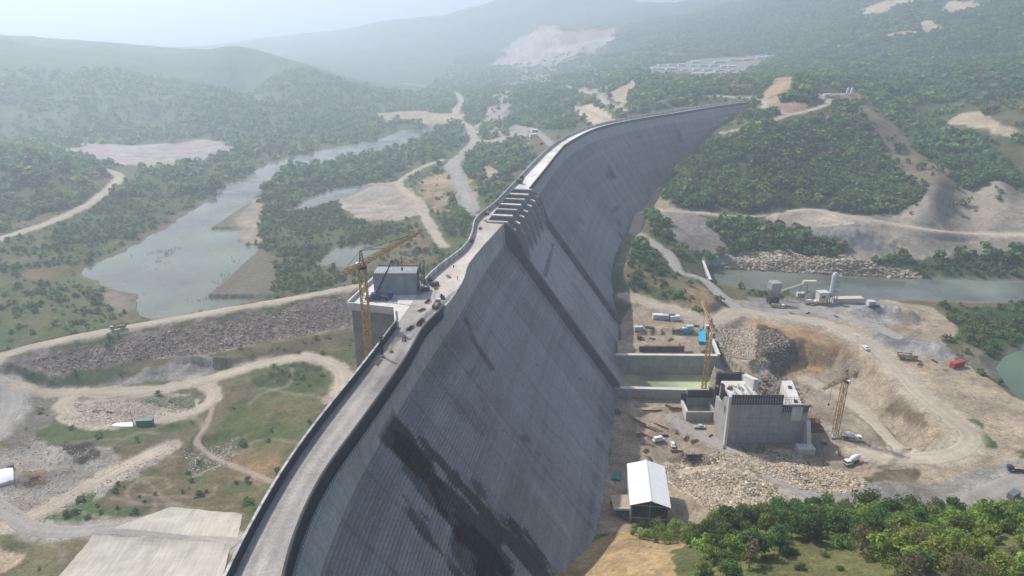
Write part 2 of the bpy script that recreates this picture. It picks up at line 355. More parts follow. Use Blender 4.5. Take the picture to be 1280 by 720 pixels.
zone([(598,212),(614,203),(622,224),(606,230)], SAND*.9, 4)
zone([(540,215),(572,210),(598,235),(584,262),(545,266),(520,236)], C3(.33,.24,.15), 5, .05, patch=.5)
zone([(556,200),(575,195),(590,262),(600,270),(575,268)], GREY*.85, 4)
zone([(428,246),(480,232),(515,240),(527,265),(500,275),(450,276)], C3(.33,.27,.22), 5, .03)
zone([(540,268),(580,262),(590,290),(560,305),(545,295)], SCRUB_G, 4, .6)
zone([(470,285),(520,285),(545,310),(520,340),(470,320)], SCRUB_D, 4, .25)
zone([(318,240),(346,214),(420,200),(500,188),(560,168),(585,172),(520,202),(482,228),(424,246),(434,270),(500,284),(520,292),(440,322),(340,324),(316,296),(322,262)], SCRUB_G*.95, 4, .62)
zone([(290,263),(312,250),(326,246),(322,284),(330,306),(300,306),(287,286)], C3(.30,.24,.18), 3)
zone([(344,328),(420,322),(424,356),(380,366),(338,362)], SCRUB_G*.95, 3, .75)
zone([(424,240),(470,228),(500,228),(520,246),(524,266),(500,276),(450,276),(430,262)], C3(.34,.29,.24), 4)
zone([(100,240),(200,212),(310,196),(306,222),(230,262),(160,300),(110,320),(60,310)], SCRUB_G*.9, 6, .5)
zone([(0,212),(60,196),(110,205),(130,222),(90,250),(0,286)], SCRUB_G*.85, 6, .55)
zone([(0,345),(60,350),(100,345),(150,362),(165,392),(100,412),(0,430)], SCRUB_G*1.25, 5, .4, patch=.6)
zone([(16,342),(60,335),(70,345),(40,352)], SOIL*.7, 3); zone([(120,368),(165,362),(172,385),(140,392)], C3(.22,.18,.14), 3)
zone([(12,452),(100,432),(250,405),(432,371),(446,408),(300,436),(180,452),(60,466)], C3(.245,.195,.155), 3, 0, .7)
zone([(280,440),(440,412),(446,440),(400,440),(320,452)], SCRUB_D*.75, 3, .3)
zone([(180,462),(220,448),(262,448),(288,455),(250,470),(200,480),(110,480)], C3(.235,.215,.19), 3, mott=.3)
zone([(0,500),(70,495),(100,500),(60,560),(0,570)], C3(.17,.155,.125), 4, .1)
zone([(100,545),(210,530),(232,520),(240,530),(170,548),(60,556),(40,540),(70,520)], SCRUB_G*1.05, 3, .12)
zone([(64,522),(95,500),(130,495),(242,494),(248,514),(200,526),(140,534),(80,534)], C3(.36,.30,.25), 3)
zone([(96,497),(150,494),(246,494),(250,510),(215,512),(200,504),(140,500)], SCRUB_G*1.1, 2, .25, patch=.5)
zone([(-40,640),(-40,570),(40,558),(110,560),(150,580),(205,556),(222,562),(150,604),(60,654)], C3(.27,.245,.215), 4)
zone([(24,590),(50,588),(58,605),(36,612)], SOIL*.9, 2)
zone([(82,555),(122,553),(124,570),(95,576)], C3(.05,.045,.035), 2)
zone([(55,648),(70,630),(116,612),(120,645),(80,654)], C3(.055,.10,.025), 2, .5)
zone([(120,635),(150,605),(210,595),(280,605),(305,635),(200,636)], SCRUB_D*.8, 3, .12)
zone([(285,500),(330,490),(400,470),(412,500),(360,560),(300,545),(270,530)], SCRUB_G*1.0, 4, .15, patch=.6)
zone([(320,470),(350,452),(395,450),(408,468),(390,490),(330,492)], SCRUB_G*.8, 3, .5)
zone([(300,555),(345,540),(350,590),(320,612),(290,590)], SOIL*.8, 3, .05, patch=.5)
zone([(-40,700),(30,680),(100,672),(110,690),(70,725),(-40,740)], C3(.13,.12,.065), 3, .05)
zone([(-40,668),(20,690),(30,700),(0,716),(-40,720)], SAND*1.1, 3)
zone([(720,132),(742,130),(768,148),(745,160),(722,148)], SAND*1.25, 5); zone([(758,120),(800,95),(810,100),(800,120),(780,130)], SAND, 8)
# right: hillsides, works
zone([(832,238),(868,186),(920,160),(980,148),(1040,136),(1075,126),(1112,163),(1152,208),(1190,245),(1152,273),(1050,266),(950,264),(850,258)], FOREST*1.15, 6, .95)
zone([(1000,215),(1060,190),(1110,230),(1080,262),(1020,250)], C3(.06,.075,.03), 8, .85, op=.7, patch=.5)
zone([(1062,128),(1092,134),(1156,194),(1212,236),(1172,250),(1108,206)], C3(.18,.145,.09), 3, .05)
zone([(898,170),(990,147),(1036,133),(1042,140),(990,157),(902,181)], C3(.12,.115,.06), 3, .06)
zone([(1096,132),(1180,160),(1290,230),(1290,242),(1220,238),(1150,190)], FOREST, 6, .95)
zone([(950,133),(958,112),(985,92),(1000,98),(988,120),(1012,133),(1034,134),(985,144)], C3(.34,.235,.15), 4)
zone([(975,128),(990,112),(1005,96),(1020,104),(1028,118),(1010,130)], FOREST, 3, .9)
zone([(1050,118),(1075,114),(1080,128),(1040,128)], C3(.28,.20,.14), 3)
zone([(925,150),(940,135),(975,145),(950,155)], C3(.10,.11,.07), 4, .5)
zone([(805,85),(860,76),(945,70),(968,66),(972,72),(940,86),(945,94),(860,98),(808,94)], C3(.24,.225,.19), 14)
zone([(800,100),(860,98),(950,96),(955,118),(900,120),(820,126),(785,130)], FOREST*1.2, 8, .85)
zone([(770,135),(830,128),(930,126),(940,122),(850,132),(770,146)], SCRUB_G, 6, .3)
zone([(808,268),(885,270),(905,300),(935,310),(880,320),(850,312),(812,280)], C3(.25,.22,.19), 4)
zone([(810,272),(828,270),(845,305),(835,315),(815,295)], SCRUB_G*.9, 3, .5)
zone([(800,268),(812,235),(828,232),(836,258)], C3(.31,.24,.17), 3, .05)
zone([(960,275),(1000,262),(1100,271),(1182,240),(1285,232),(1330,240),(1330,302),(1200,312),(1130,322),(1100,332),(1050,327),(1015,295)], C3(.285,.245,.20), 5, .02)
zone([(1005,300),(1025,280),(1055,275),(1105,300),(1095,318),(1050,318)], C3(.21,.20,.185), 4)
zone([(1160,318),(1150,296),(1240,296),(1330,296),(1330,312),(1200,314)], C3(.22,.195,.16), 4, .05)
zone([(884,276),(930,278),(1000,290),(1052,312),(1052,328),(980,320),(900,304)], FOREST*1.1, 3, .9)
zone([(965,264),(1010,262),(1080,275),(1060,282),(960,275)], DIRTL*.95, 3)
zone([(925,312),(1010,320),(1152,343),(1152,349),(1000,342),(905,335),(922,322)], C3(.40,.33,.25), 2, 0, 1)
zone([(1138,326),(1290,310),(1330,310),(1330,350),(1150,347)], C3(.05,.085,.03), 4, .75)
zone([(1090,330),(1130,320),(1145,335),(1100,336)], SCRUB_G, 3, .4)
zone([(760,600),(768,440),(788,372),(880,392),(905,372),(950,380),(1050,384),(1110,376),(1160,386),(1200,412),(1186,440),(1232,470),(1290,505),(1290,645),(1180,662),(1000,652),(850,662),(740,668)], DIRT, 4, 0)
zone([(776,288),(800,296),(832,325),(850,345),(880,352),(905,374),(902,396),(860,388),(788,370),(772,340)], C3(.17,.145,.085), 3, .3)
zone([(785,300),(830,320),(850,345),(820,345),(785,330)], SCRUB_G*.8, 3, .6); zone([(780,352),(840,358),(860,378),(800,366)], SCRUB_G, 3, .35)
zone([(860,360),(884,358),(896,392),(862,386)], SOIL, 2, .02)
zone([(860,338),(880,345),(905,365),(912,384),(895,372)], SCRUB_G*.8, 2, .7)
zone([(940,402),(1010,410),(1062,430),(1072,446),(1040,457),(1000,472),(958,462),(944,440)], C3(.34,.225,.12), 3)
zone([(938,412),(975,408),(992,438),(980,492),(955,500),(946,470),(938,440)], C3(.10,.085,.07), 3, 0, .8)
zone([(1000,472),(1060,450),(1130,480),(1178,540),(1150,562),(1060,552),(1010,502)], C3(.285,.235,.175), 3)
zone([(1120,505),(1140,500),(1175,535),(1168,552),(1130,530)], C3(.15,.115,.075), 3)
zone([(945,465),(985,470),(1010,515),(1040,545),(1000,520),(950,500)], C3(.30,.26,.24), 2, 0, .6)
zone([(1058,378),(1110,378),(1148,392),(1142,407),(1090,404),(1060,392)], C3(.30,.285,.265), 3, mott=.3)
zone([(1060,406),(1120,420),(1180,428),(1204,452),(1150,447),(1090,422)], C3(.275,.262,.245), 3, mott=.3)
zone([(1100,380),(1150,385),(1195,400),(1190,425),(1150,420),(1130,405)], C3(.36,.29,.21), 3)
zone([(930,370),(1050,376),(1060,400),(1000,398),(940,392)], C3(.27,.25,.225), 3)
zone([(888,412),(946,407),(944,452),(897,458)], C3(.42,.345,.25), 2, 0, 1)
zone([(786,592),(830,580),(900,564),(1000,568),(1084,602),(1078,614),(1000,614),(1024,636),(950,652),(870,642),(836,600)], C3(.44,.365,.27), 3, 0, 1)
zone([(838,605),(870,620),(900,650),(840,650),(835,620)], DIRT*.95, 2)
zone([(1185,386),(1285,378),(1330,378),(1330,440),(1245,456),(1202,430),(1194,402)], C3(.045,.085,.028), 4, .9)
zone([(1200,428),(1245,452),(1262,480),(1235,470),(1200,445)], C3(.17,.16,.11), 3, .1)
zone([(1200,528),(1215,522),(1242,548),(1240,560),(1222,550)], C3(.06,.10,.035), 2, .4)
zone([(1080,598),(1140,585),(1148,598),(1095,610)], SCRUB_D*.85, 3, .75, patch=.5)
zone([(1045,612),(1130,608),(1290,570),(1290,620),(1180,660),(1060,650),(1030,630)], C3(.245,.225,.20), 3)
# foreground hill
zone([(655,730),(690,712),(742,672),(790,664),(870,676),(1000,640),(1100,640),(1290,630),(1450,640),(1500,1000),(600,1000)], C3(.11,.12,.045), 3, .5)
zone([(640,760),(690,714),(744,674),(790,664),(846,676),(868,690),(838,730),(740,780)], C3(.33,.235,.125), 2, 0, mott=.25)
zone([(932,725),(950,690),(1000,678),(1060,680),(1112,700),(1112,740)], C3(.125,.125,.05), 2, .03)
for q_ in ([(136,664),(212,630),(308,640),(300,680)], [(30,770),(110,668),(296,680),(275,800)], [(20,660),(150,655),(300,690),(150,690)]): zone(q_, SCRUB_D, 3, 0, op=.9); NOBUSH.append(hits(q_))
zone([(845,688),(880,676),(900,690),(860,722)], C3(.10,.11,.045), 2, .3)
for P, w, kind in ROAD_LINES:   # verges of the roads are worn to the same dirt
    m = near_box(P, w*2); d_, _ = line_d(GX[m], GY[m], P); d_ = d_+fbm(GX[m], GY[m], 8, 3, 300)*w*.35
    a = 1-sstep(w*.5, w*.95, d_); c = [DIRTL, C3(.33,.305,.275), C3(.30,.24,.18)][kind]
    GC[m] = GC[m]*(1-a[:, None])+c*a[:, None]; GR[m] *= 1-a; GF[m] *= sstep(w*.6+2, w*.6+(9 if P[:, 1].mean() > 450 else 3), d_)
_rg = np.random.default_rng(77)                  # wheel tracks worn into the working ground
for _ in range(60):
    u0, v0 = _rg.uniform(790, 1260), _rg.uniform(385, 640); px_ = [(u0, v0)]; a_ = _rg.uniform(0, 6.28)
    for _k in range(5): a_ += _rg.normal()*.5; px_.append((px_[-1][0]+math.cos(a_)*26, px_[-1][1]+math.sin(a_)*13))
    P = spline(hits(px_), 3.0); m = near_box(P, 5); d_, _ = line_d(GX[m], GY[m], P); a = (np.exp(-((d_-1.1)/.55)**2))*(.16 if _rg.random() < .5 else -.22); GC[m] *= (1+a)[:, None]
for _ in range(26):
    u0, v0 = _rg.uniform(-10, 330), _rg.uniform(480, 690); px_ = [(u0, v0)]; a_ = _rg.uniform(0, 6.28)
    for _k in range(5): a_ += _rg.normal()*.5; px_.append((px_[-1][0]+math.cos(a_)*24, px_[-1][1]+math.sin(a_)*12))
    P = spline(hits(px_), 3.0); m = near_box(P, 5); d_, _ = line_d(GX[m], GY[m], P); a = np.exp(-(d_/1.1)**2)[:, None]*.55; GC[m] = GC[m]*(1-a)+C3(.27,.22,.165)*a; GF[m] *= 1-a[:, 0]
for P, dry in ((RIVER, C3(.16,.14,.11)), (RIVER2, C3(.2,.18,.15)), (POOL1, C3(.2,.17,.13)), (POOL2, C3(.2,.17,.13)), (SIDE, C3(.15,.13,.1))):
    m = near_box(P, 15); sd = poly_sd(GX[m], GY[m], P)+fbm(GX[m], GY[m], 15, 3, 310)*3
    a = sstep(-5, -1, sd)*.8; GC[m] = GC[m]*(1-a[:, None])+dry*a[:, None]; GF[m] *= 1-sstep(-5, -1, sd)
for P in NOBUSH:
    m = near_box(P, 5); GF[m] = np.where(poly_sd(GX[m], GY[m], P) > -2.5, 0, GF[m])
GC = np.clip(GC, .008, .8)

# ------------------------------------------------------------------ materials
MATS = {}
def nodes(name):
    m = bpy.data.materials.new(name); m.use_nodes = True; nt = m.node_tree
    return m, nt, nt.nodes['Principled BSDF']
def N(nt, t, **kw):
    n = nt.nodes.new(t)
    for k, v in kw.items():
        if k.startswith('i_'): n.inputs[k[2:].replace('_', ' ')].default_value = v
        else: setattr(n, k, v)
    return n
def mat(name, col, rough=.85, metal=0.0, var=.25, sc=.6, bump=.0, spec=.3):
    """plain surface with procedural mottling"""
    if name in MATS: return MATS[name]
    m, nt, b = nodes(name); L = nt.links
    tc = N(nt, 'ShaderNodeTexCoord'); no = N(nt, 'ShaderNodeTexNoise', i_Scale=sc, i_Detail=5.0, i_Roughness=.65)
    L.new(tc.outputs['Object'], no.inputs['Vector'])
    mr = N(nt, 'ShaderNodeMapRange'); mr.inputs['From Min'].default_value = .3; mr.inputs['From Max'].default_value = .7
    mr.inputs['To Min'].default_value = 1-var; mr.inputs['To Max'].default_value = 1+var; L.new(no.outputs['Fac'], mr.inputs['Value'])
    mx = N(nt, 'ShaderNodeVectorMath', operation='SCALE'); mx.inputs[0].default_value = col; L.new(mr.outputs[0], mx.inputs['Scale'])
    L.new(mx.outputs[0], b.inputs['Base Color'])
    b.inputs['Roughness'].default_value = rough; b.inputs['Metallic'].default_value = metal; b.inputs['Specular IOR Level'].default_value = spec
    if bump:
        bp = N(nt, 'ShaderNodeBump', i_Strength=.6, i_Distance=bump); L.new(no.outputs['Fac'], bp.inputs['Height']); L.new(bp.outputs[0], b.inputs['Normal'])
    MATS[name] = m; return m
def attr_mat(name, rough=.95, noise=((1.3, .40), (.3, .30), (.07, .16)), bump=.6, rockmask=False, spec=.1):
    """surface whose colour is stored on the mesh, broken up by fine procedural grain"""
    m, nt, b = nodes(name); L = nt.links
    at = N(nt, 'ShaderNodeAttribute', attribute_name='col'); ge = N(nt, 'ShaderNodeNewGeometry')
    src = at.outputs['Color']; h = None
    for k, (sc, amp) in enumerate(noise):
        no = N(nt, 'ShaderNodeTexNoise', i_Scale=sc, i_Detail=6.0, i_Roughness=.7); L.new(ge.outputs['Position'], no.inputs['Vector'])
        mr = N(nt, 'ShaderNodeMapRange'); mr.inputs['From Min'].default_value = .3; mr.inputs['From Max'].default_value = .7
        mr.inputs['To Min'].default_value = 1-amp; mr.inputs['To Max'].default_value = 1+amp; L.new(no.outputs['Fac'], mr.inputs['Value'])
        mx = N(nt, 'ShaderNodeVectorMath', operation='SCALE'); L.new(src, mx.inputs[0]); L.new(mr.outputs[0], mx.inputs['Scale']); src = mx.outputs[0]
        if h is None: h = no.outputs['Fac']
    if bump > .3:                              # tufts, clods and small stones
        no = N(nt, 'ShaderNodeTexNoise', i_Scale=.75, i_Detail=8.0, i_Roughness=.8); L.new(ge.outputs['Position'], no.inputs['Vector'])
        for lo, hi, a, b_ in ((.54, .62, 1.0, .58), (.38, .44, 1.22, 1.0)):
            mr = N(nt, 'ShaderNodeMapRange'); mr.inputs['From Min'].default_value = lo; mr.inputs['From Max'].default_value = hi; mr.inputs['To Min'].default_value = a; mr.inputs['To Max'].default_value = b_
            L.new(no.outputs['Fac'], mr.inputs['Value']); mx = N(nt, 'ShaderNodeVectorMath', operation='SCALE'); L.new(src, mx.inputs[0]); L.new(mr.outputs[0], mx.inputs['Scale']); src = mx.outputs[0]
    if rockmask:
        rk = N(nt, 'ShaderNodeAttribute', attribute_name='rock'); vo = N(nt, 'ShaderNodeTexVoronoi', i_Scale=.48); L.new(ge.outputs['Position'], vo.inputs['Vector'])
        sp = N(nt, 'ShaderNodeSeparateColor'); L.new(vo.outputs['Color'], sp.inputs[0])
        mr = N(nt, 'ShaderNodeMapRange'); mr.inputs['To Min'].default_value = .5; mr.inputs['To Max'].default_value = 1.4; L.new(sp.outputs[0], mr.inputs['Value'])
        mi = N(nt, 'ShaderNodeMix'); mi.inputs['A'].default_value = 1.0; L.new(rk.outputs['Fac'], mi.inputs['Factor']); L.new(mr.outputs[0], mi.inputs['B'])
        mx = N(nt, 'ShaderNodeVectorMath', operation='SCALE'); L.new(src, mx.inputs[0]); L.new(mi.outputs[0], mx.inputs['Scale']); src = mx.outputs[0]
    L.new(src, b.inputs['Base Color']); b.inputs['Roughness'].default_value = rough; b.inputs['Specular IOR Level'].default_value = spec
    if bump:
        bp = N(nt, 'ShaderNodeBump', i_Strength=.5, i_Distance=bump); L.new(h, bp.inputs['Height']); L.new(bp.outputs[0], b.inputs['Normal'])
    MATS[name] = m; return m
def mesh_np(name, V, Fq, cols=None, extra=None, material=None, smooth=False):
    """mesh from numpy arrays; faces all of one size"""
    V = np.asarray(V, np.float32); Fq = np.asarray(Fq, np.int32); k = Fq.shape[1]
    me = bpy.data.meshes.new(name); me.vertices.add(len(V)); me.vertices.foreach_set('co', V.ravel())
    me.loops.add(Fq.size); me.loops.foreach_set('vertex_index', Fq.ravel())
    me.polygons.add(len(Fq)); me.polygons.foreach_set('loop_start', np.arange(0, Fq.size, k, dtype=np.int32))
    me.polygons.foreach_set('loop_total', np.full(len(Fq), k, np.int32))
    me.polygons.foreach_set('use_smooth', np.full(len(Fq), smooth))
    me.update(calc_edges=True)
    if cols is not None:
        a = me.attributes.new('col', 'FLOAT_COLOR', 'POINT'); a.data.foreach_set('color', np.c_[cols, np.ones(len(cols))].astype(np.float32).ravel())
    for nm, val in (extra or {}).items():
        a = me.attributes.new(nm, 'FLOAT', 'POINT'); a.data.foreach_set('value', np.asarray(val, np.float32).ravel())
    if material: me.materials.append(material)
    return me
def link(name, me, parent=None, **props):
    o = bpy.data.objects.new(name, me); COL.objects.link(o)
    if parent: o.parent = parent
    for k, v in props.items(): o[k] = v
    return o
def thing(name, label, category, loc=(0, 0, 0), rz=0.0, group=None):
    o = bpy.data.objects.new(name, None); COL.objects.link(o); o.location = loc; o.rotation_euler = (0, 0, rz); o.empty_display_size = .5
    o['label'] = label; o['category'] = category
    if group: o['group'] = group
    return o
def tag(o, label, category, group=None):
    o['label'] = label; o['category'] = category
    if group: o['group'] = group
    return o
def gridfaces(nr, nc, close=False):
    i = np.arange(nr-1)[:, None]; j = np.arange(nc-1)[None, :]
    a = (i*nc+j).ravel(); return np.stack([a, a+1, a+nc+1, a+nc], -1)

# ------------------------------------------------------------------ the ground, the roads, the water
V = np.stack([GX, GY, GZ], -1).reshape(-1, 3)
link('ground', mesh_np('ground', V, gridfaces(NR, NT), GC.reshape(-1, 3), {'rock': GR}, attr_mat('ground_cover', noise=((1.3, .40), (.3, .30), (.07, .16)), bump=.6, rockmask=True), True), kind='structure')
rng = np.random.default_rng(3)
road_m = attr_mat('dirt_road_surface', noise=((.7, .16), (.15, .12)), bump=.1)
for P, w, kind in ROAD_LINES:
    t = np.gradient(P[:, :2], axis=0); t /= np.linalg.norm(t, axis=1)[:, None]; nn = np.stack([-t[:, 1], t[:, 0]], -1)
    K = np.linspace(-1, 1, 13); rows = []; cs = []
    for k in K:
        e = abs(k) > .99
        q = P[:, :2]+nn*(k*w/2*(1+(fbm(P[:, 0]+k*50, P[:, 1], 14, 3, 61)*.14))[:, None])
        z = lookup(GZ, q[:, 0], q[:, 1]); zc = P[:, 2] if kind == 9 else z
        rows.append(np.c_[q, zc+(.12 if not e else -.3)])
        base = [DIRTL, C3(.33,.305,.275), C3(.32,.26,.20)][kind]
        rut = 1-.10*math.exp(-((abs(k)-.42)/.13)**2)+.05*math.exp(-(k/.2)**2)
        cs.append(base*rut*(1+.22*fbm(q[:, 0], q[:, 1], 18, 3, 62))[:, None])
    A = np.stack(rows, 1); link('dirt_road', mesh_np('dirt_road', A.reshape(-1, 3), gridfaces(len(P), len(K)), np.stack(cs, 1).reshape(-1, 3), None, road_m, True), kind='structure')
def water_mat(name, col, rough, sc):
    m, nt, b = nodes(name); L = nt.links; b.inputs['Roughness'].default_value = rough; b.inputs['IOR'].default_value = 1.33
    ge = N(nt, 'ShaderNodeNewGeometry'); no = N(nt, 'ShaderNodeTexNoise', i_Scale=sc, i_Detail=4.0); L.new(ge.outputs['Position'], no.inputs['Vector'])
    cr = N(nt, 'ShaderNodeValToRGB'); cr.color_ramp.elements[0].position = .35; cr.color_ramp.elements[1].position = .65
    cr.color_ramp.elements[0].color = (*[c*.7 for c in col], 1); cr.color_ramp.elements[1].color = (col[0]*1.5, col[1]*1.55, col[2]*1.3, 1)
    L.new(no.outputs['Fac'], cr.inputs['Fac']); L.new(cr.outputs['Color'], b.inputs['Base Color'])
    rr = N(nt, 'ShaderNodeMapRange'); rr.inputs['From Min'].default_value = .4; rr.inputs['From Max'].default_value = .65; rr.inputs['To Min'].default_value = rough*.5; rr.inputs['To Max'].default_value = rough*2.4
    n3 = N(nt, 'ShaderNodeTexNoise', i_Scale=.03, i_Detail=5.0); L.new(ge.outputs['Position'], n3.inputs['Vector']); L.new(n3.outputs['Fac'], rr.inputs['Value']); L.new(rr.outputs[0], b.inputs['Roughness'])
    n2 = N(nt, 'ShaderNodeTexNoise', i_Scale=.5, i_Detail=3.0); L.new(ge.outputs['Position'], n2.inputs['Vector'])
    bp = N(nt, 'ShaderNodeBump', i_Strength=.08, i_Distance=.1); L.new(n2.outputs['Fac'], bp.inputs['Height']); L.new(bp.outputs[0], b.inputs['Normal'])
    return m
wm1 = water_mat('silty_water', (.10,.112,.09), .16, .012); wm2 = water_mat('green_water', (.075,.105,.075), .12, .02); wm3 = water_mat('grey_river_water', (.135,.145,.13), .15, .02); wm4 = water_mat('basin_water', (.36,.39,.26), .5, .05)
def water(name, P, z, m, grow=14):
    c = P[:, :2].mean(0); Q = []
    n_ = len(P); ar = sum(P[i, 0]*P[(i+1) % n_, 1]-P[(i+1) % n_, 0]*P[i, 1] for i in range(n_)); sg = 1 if ar > 0 else -1
    for i in range(n_):
        d1 = P[i, :2]-P[i-1, :2]; d2 = P[(i+1) % n_, :2]-P[i, :2]; t = d1/np.linalg.norm(d1)+d2/np.linalg.norm(d2); t /= np.linalg.norm(t)+1e-9
        Q.append(P[i, :2]+np.array([t[1], -t[0]])*sg*grow)
    bm = bmesh.new(); f = bm.faces.new([bm.verts.new((q[0], q[1], z)) for q in Q]); f.normal_update()
    if f.normal.z < 0: f.normal_flip()
    bmesh.ops.triangulate(bm, faces=[f]); me = bpy.data.meshes.new(name); bm.to_mesh(me); bm.free(); me.materials.append(m)
    return link(name, me, kind='structure')
water('river_water', RIVER, RIV_Z, wm1, 10); water('pond_water', POOL1, POOL_Z, wm1, 4); water('pond_water', POOL2, POOL_Z, wm1, 4)
water('river_water', RIVER2, RR_Z, wm3, 3); water('inlet_water', SIDE, SIDE_Z, wm2, 5)
BW = np.array([atz(765,484.5,17), atz(888,485.5,17), atz(894,464,BASW_Z), atz(765,463,BASW_Z)]); water('basin_water', BW, BASW_Z, wm4, 0)
# ------------------------------------------------------------------ mesh builder
class MB:
    def __init__(s): s.v = []; s.f = []
    def add(s, V, Fs):
        o = len(s.v); s.v += [tuple(map(float, p)) for p in V]; s.f += [tuple(o+i for i in f) for f in Fs]; return s
    def box(s, c, d, rz=0.0, taper=1.0, M=None):
        x, y, z = [q/2 for q in d]; cs, sn = math.cos(rz), math.sin(rz); V = []
        for dz, k in ((-z, 1.0), (z, taper)):
            for dx, dy in ((-x, -y), (x, -y), (x, y), (-x, y)):
                dx *= k; dy *= k; V.append((c[0]+dx*cs-dy*sn, c[1]+dx*sn+dy*cs, c[2]+dz))
        return s.add(V, [(3,2,1,0),(4,5,6,7),(0,1,5,4),(1,2,6,5),(2,3,7,6),(3,0,4,7)])
    def prism(s, P, z0, z1):
        n = len(P); a = sum(P[i][0]*P[(i+1) % n][1]-P[(i+1) % n][0]*P[i][1] for i in range(n))
        if a < 0: P = list(P)[::-1]
        return s.add([(p[0], p[1], z0) for p in P]+[(p[0], p[1], z1) for p in P], [tuple(range(n))[::-1], tuple(range(n, 2*n))]+[(i, (i+1) % n, n+(i+1) % n, n+i) for i in range(n)])
    def wall(s, Pz, org, ax, th):
        """outline Pz of (distance along ax, height) given thickness across"""
        ax = np.array([ax[0], ax[1], 0.0]); ax /= np.linalg.norm(ax); nr = np.array([-ax[1], ax[0], 0]); org = np.asarray(org, float); n = len(Pz)
        a = sum(Pz[i][0]*Pz[(i+1) % n][1]-Pz[(i+1) % n][0]*Pz[i][1] for i in range(n))
        if a < 0: Pz = list(Pz)[::-1]
        V = [org+ax*p[0]+np.array([0, 0, p[1]])-nr*th/2 for p in Pz]+[org+ax*p[0]+np.array([0, 0, p[1]])+nr*th/2 for p in Pz]
        return s.add(V, [tuple(range(n)), tuple(range(n, 2*n))[::-1]]+[((i+1) % n, i, n+i, n+(i+1) % n) for i in range(n)])
    def cyl(s, p0, p1, r0, r1=None, n=10):
        r1 = r0 if r1 is None else r1; p0 = np.asarray(p0, float); p1 = np.asarray(p1, float); d = p1-p0; d /= np.linalg.norm(d)
        a = np.cross(d, (0, 0, 1) if abs(d[2]) < .9 else (1, 0, 0)); a /= np.linalg.norm(a); b = np.cross(d, a)
        ring = [(math.cos(2*math.pi*i/n), math.sin(2*math.pi*i/n)) for i in range(n)]
        V = [p0+(a*c+b*q)*r0 for c, q in ring]+[p1+(a*c+b*q)*r1 for c, q in ring]
        return s.add(V, [tuple(range(n))[::-1], tuple(range(n, 2*n))]+[(i, (i+1) % n, n+(i+1) % n, n+i) for i in range(n)])
    def beam(s, p0, p1, w, h=None): return s.cyl(p0, p1, w*.6, (h or w)*.6, 4)
    def tube(s, P, r, n=6):
        for a, b in zip(P[:-1], P[1:]): s.cyl(a, b, r, None, n)
        return s
    def lathe(s, prof, c=(0, 0, 0), n=14):
        k = len(prof); V = [(c[0]+r*math.cos(2*math.pi*i/n), c[1]+r*math.sin(2*math.pi*i/n), c[2]+z) for r, z in prof for i in range(n)]
        return s.add(V, [(j*n+i, j*n+(i+1) % n, (j+1)*n+(i+1) % n, (j+1)*n+i) for j in range(k-1) for i in range(n)]+[tuple(range(n))[::-1], tuple(range((k-1)*n, k*n))])
    def lattice(s, p0, p1, w, panels, t=.22, w1=None):
        """square lattice girder from p0 to p1"""
        p0 = np.asarray(p0, float); p1 = np.asarray(p1, float); d = (p1-p0)/np.linalg.norm(p1-p0); w1 = w if w1 is None else w1
        a = np.cross(d, (0, 0, 1) if abs(d[2]) < .9 else (1, 0, 0)); a /= np.linalg.norm(a); b = np.cross(d, a)
        def cor(k, i):
            f = k/panels; ww = (w+(w1-w)*f)/2; q = [(1, 1), (-1, 1), (-1, -1), (1, -1)][i]; return p0+(p1-p0)*f+(a*q[0]+b*q[1])*ww
        for i in range(4): s.beam(cor(0, i), cor(panels, i), t)
        for k in range(panels):
            for i in range(4):
                j = (i+1) % 4; s.beam(cor(k, i), cor(k+1, j), t*.7) if (k+i) % 2 else s.beam(cor(k, j), cor(k+1, i), t*.7); s.beam(cor(k+1, i), cor(k+1, j), t*.6)
        return s
    def mesh(s, name, m, bevel=0.0, smooth=False):
        me = bpy.data.meshes.new(name); me.from_pydata(s.v, [], s.f); me.materials.append(m); me.update()
        if bevel:
            bm = bmesh.new(); bm.from_mesh(me); bmesh.ops.bevel(bm, geom=bm.edges[:], offset=bevel, segments=1, affect='EDGES'); bm.to_mesh(me); bm.free()
        if smooth: me.polygons.foreach_set('use_smooth', [True]*len(me.polygons))
        return me
    def build(s, name, m, parent=None, bevel=0.0, smooth=False):
        return link(name, s.mesh(name, m, bevel, smooth), parent)
conc = mat('grey_concrete', (.36, .355, .34), .9, var=.22, sc=.25, bump=.03)
conc_l = mat('pale_concrete', (.60, .58, .545), .9, var=.14, sc=.35, bump=.03)
conc_d = mat('dark_formwork', (.038, .041, .052), .7, var=.3, sc=.5)
conc_w = mat('formed_concrete', (.30, .315, .33), .9, var=.25, sc=.3, bump=.03)
steel = mat('grey_steel', (.25, .26, .27), .5, .6, .15); dark = mat('dark_metal', (.05, .052, .058), .6, .3, .3); rust = mat('rusty_steel', (.17, .075, .045), .85, .1, .4, 1.5)
yellow = mat('crane_yellow', (.46, .29, .10), .5, 0, .12); timber = mat('timber', (.36, .26, .16), .9, 0, .3, 1.0); white = mat('white_paint', (.78, .78, .77), .45, 0, .06)
glass = mat('dark_glass', (.03, .04, .05), .12, 0, .1, spec=.6); tyre = mat('tyre_rubber', (.025, .025, .026), .9, 0, .2)

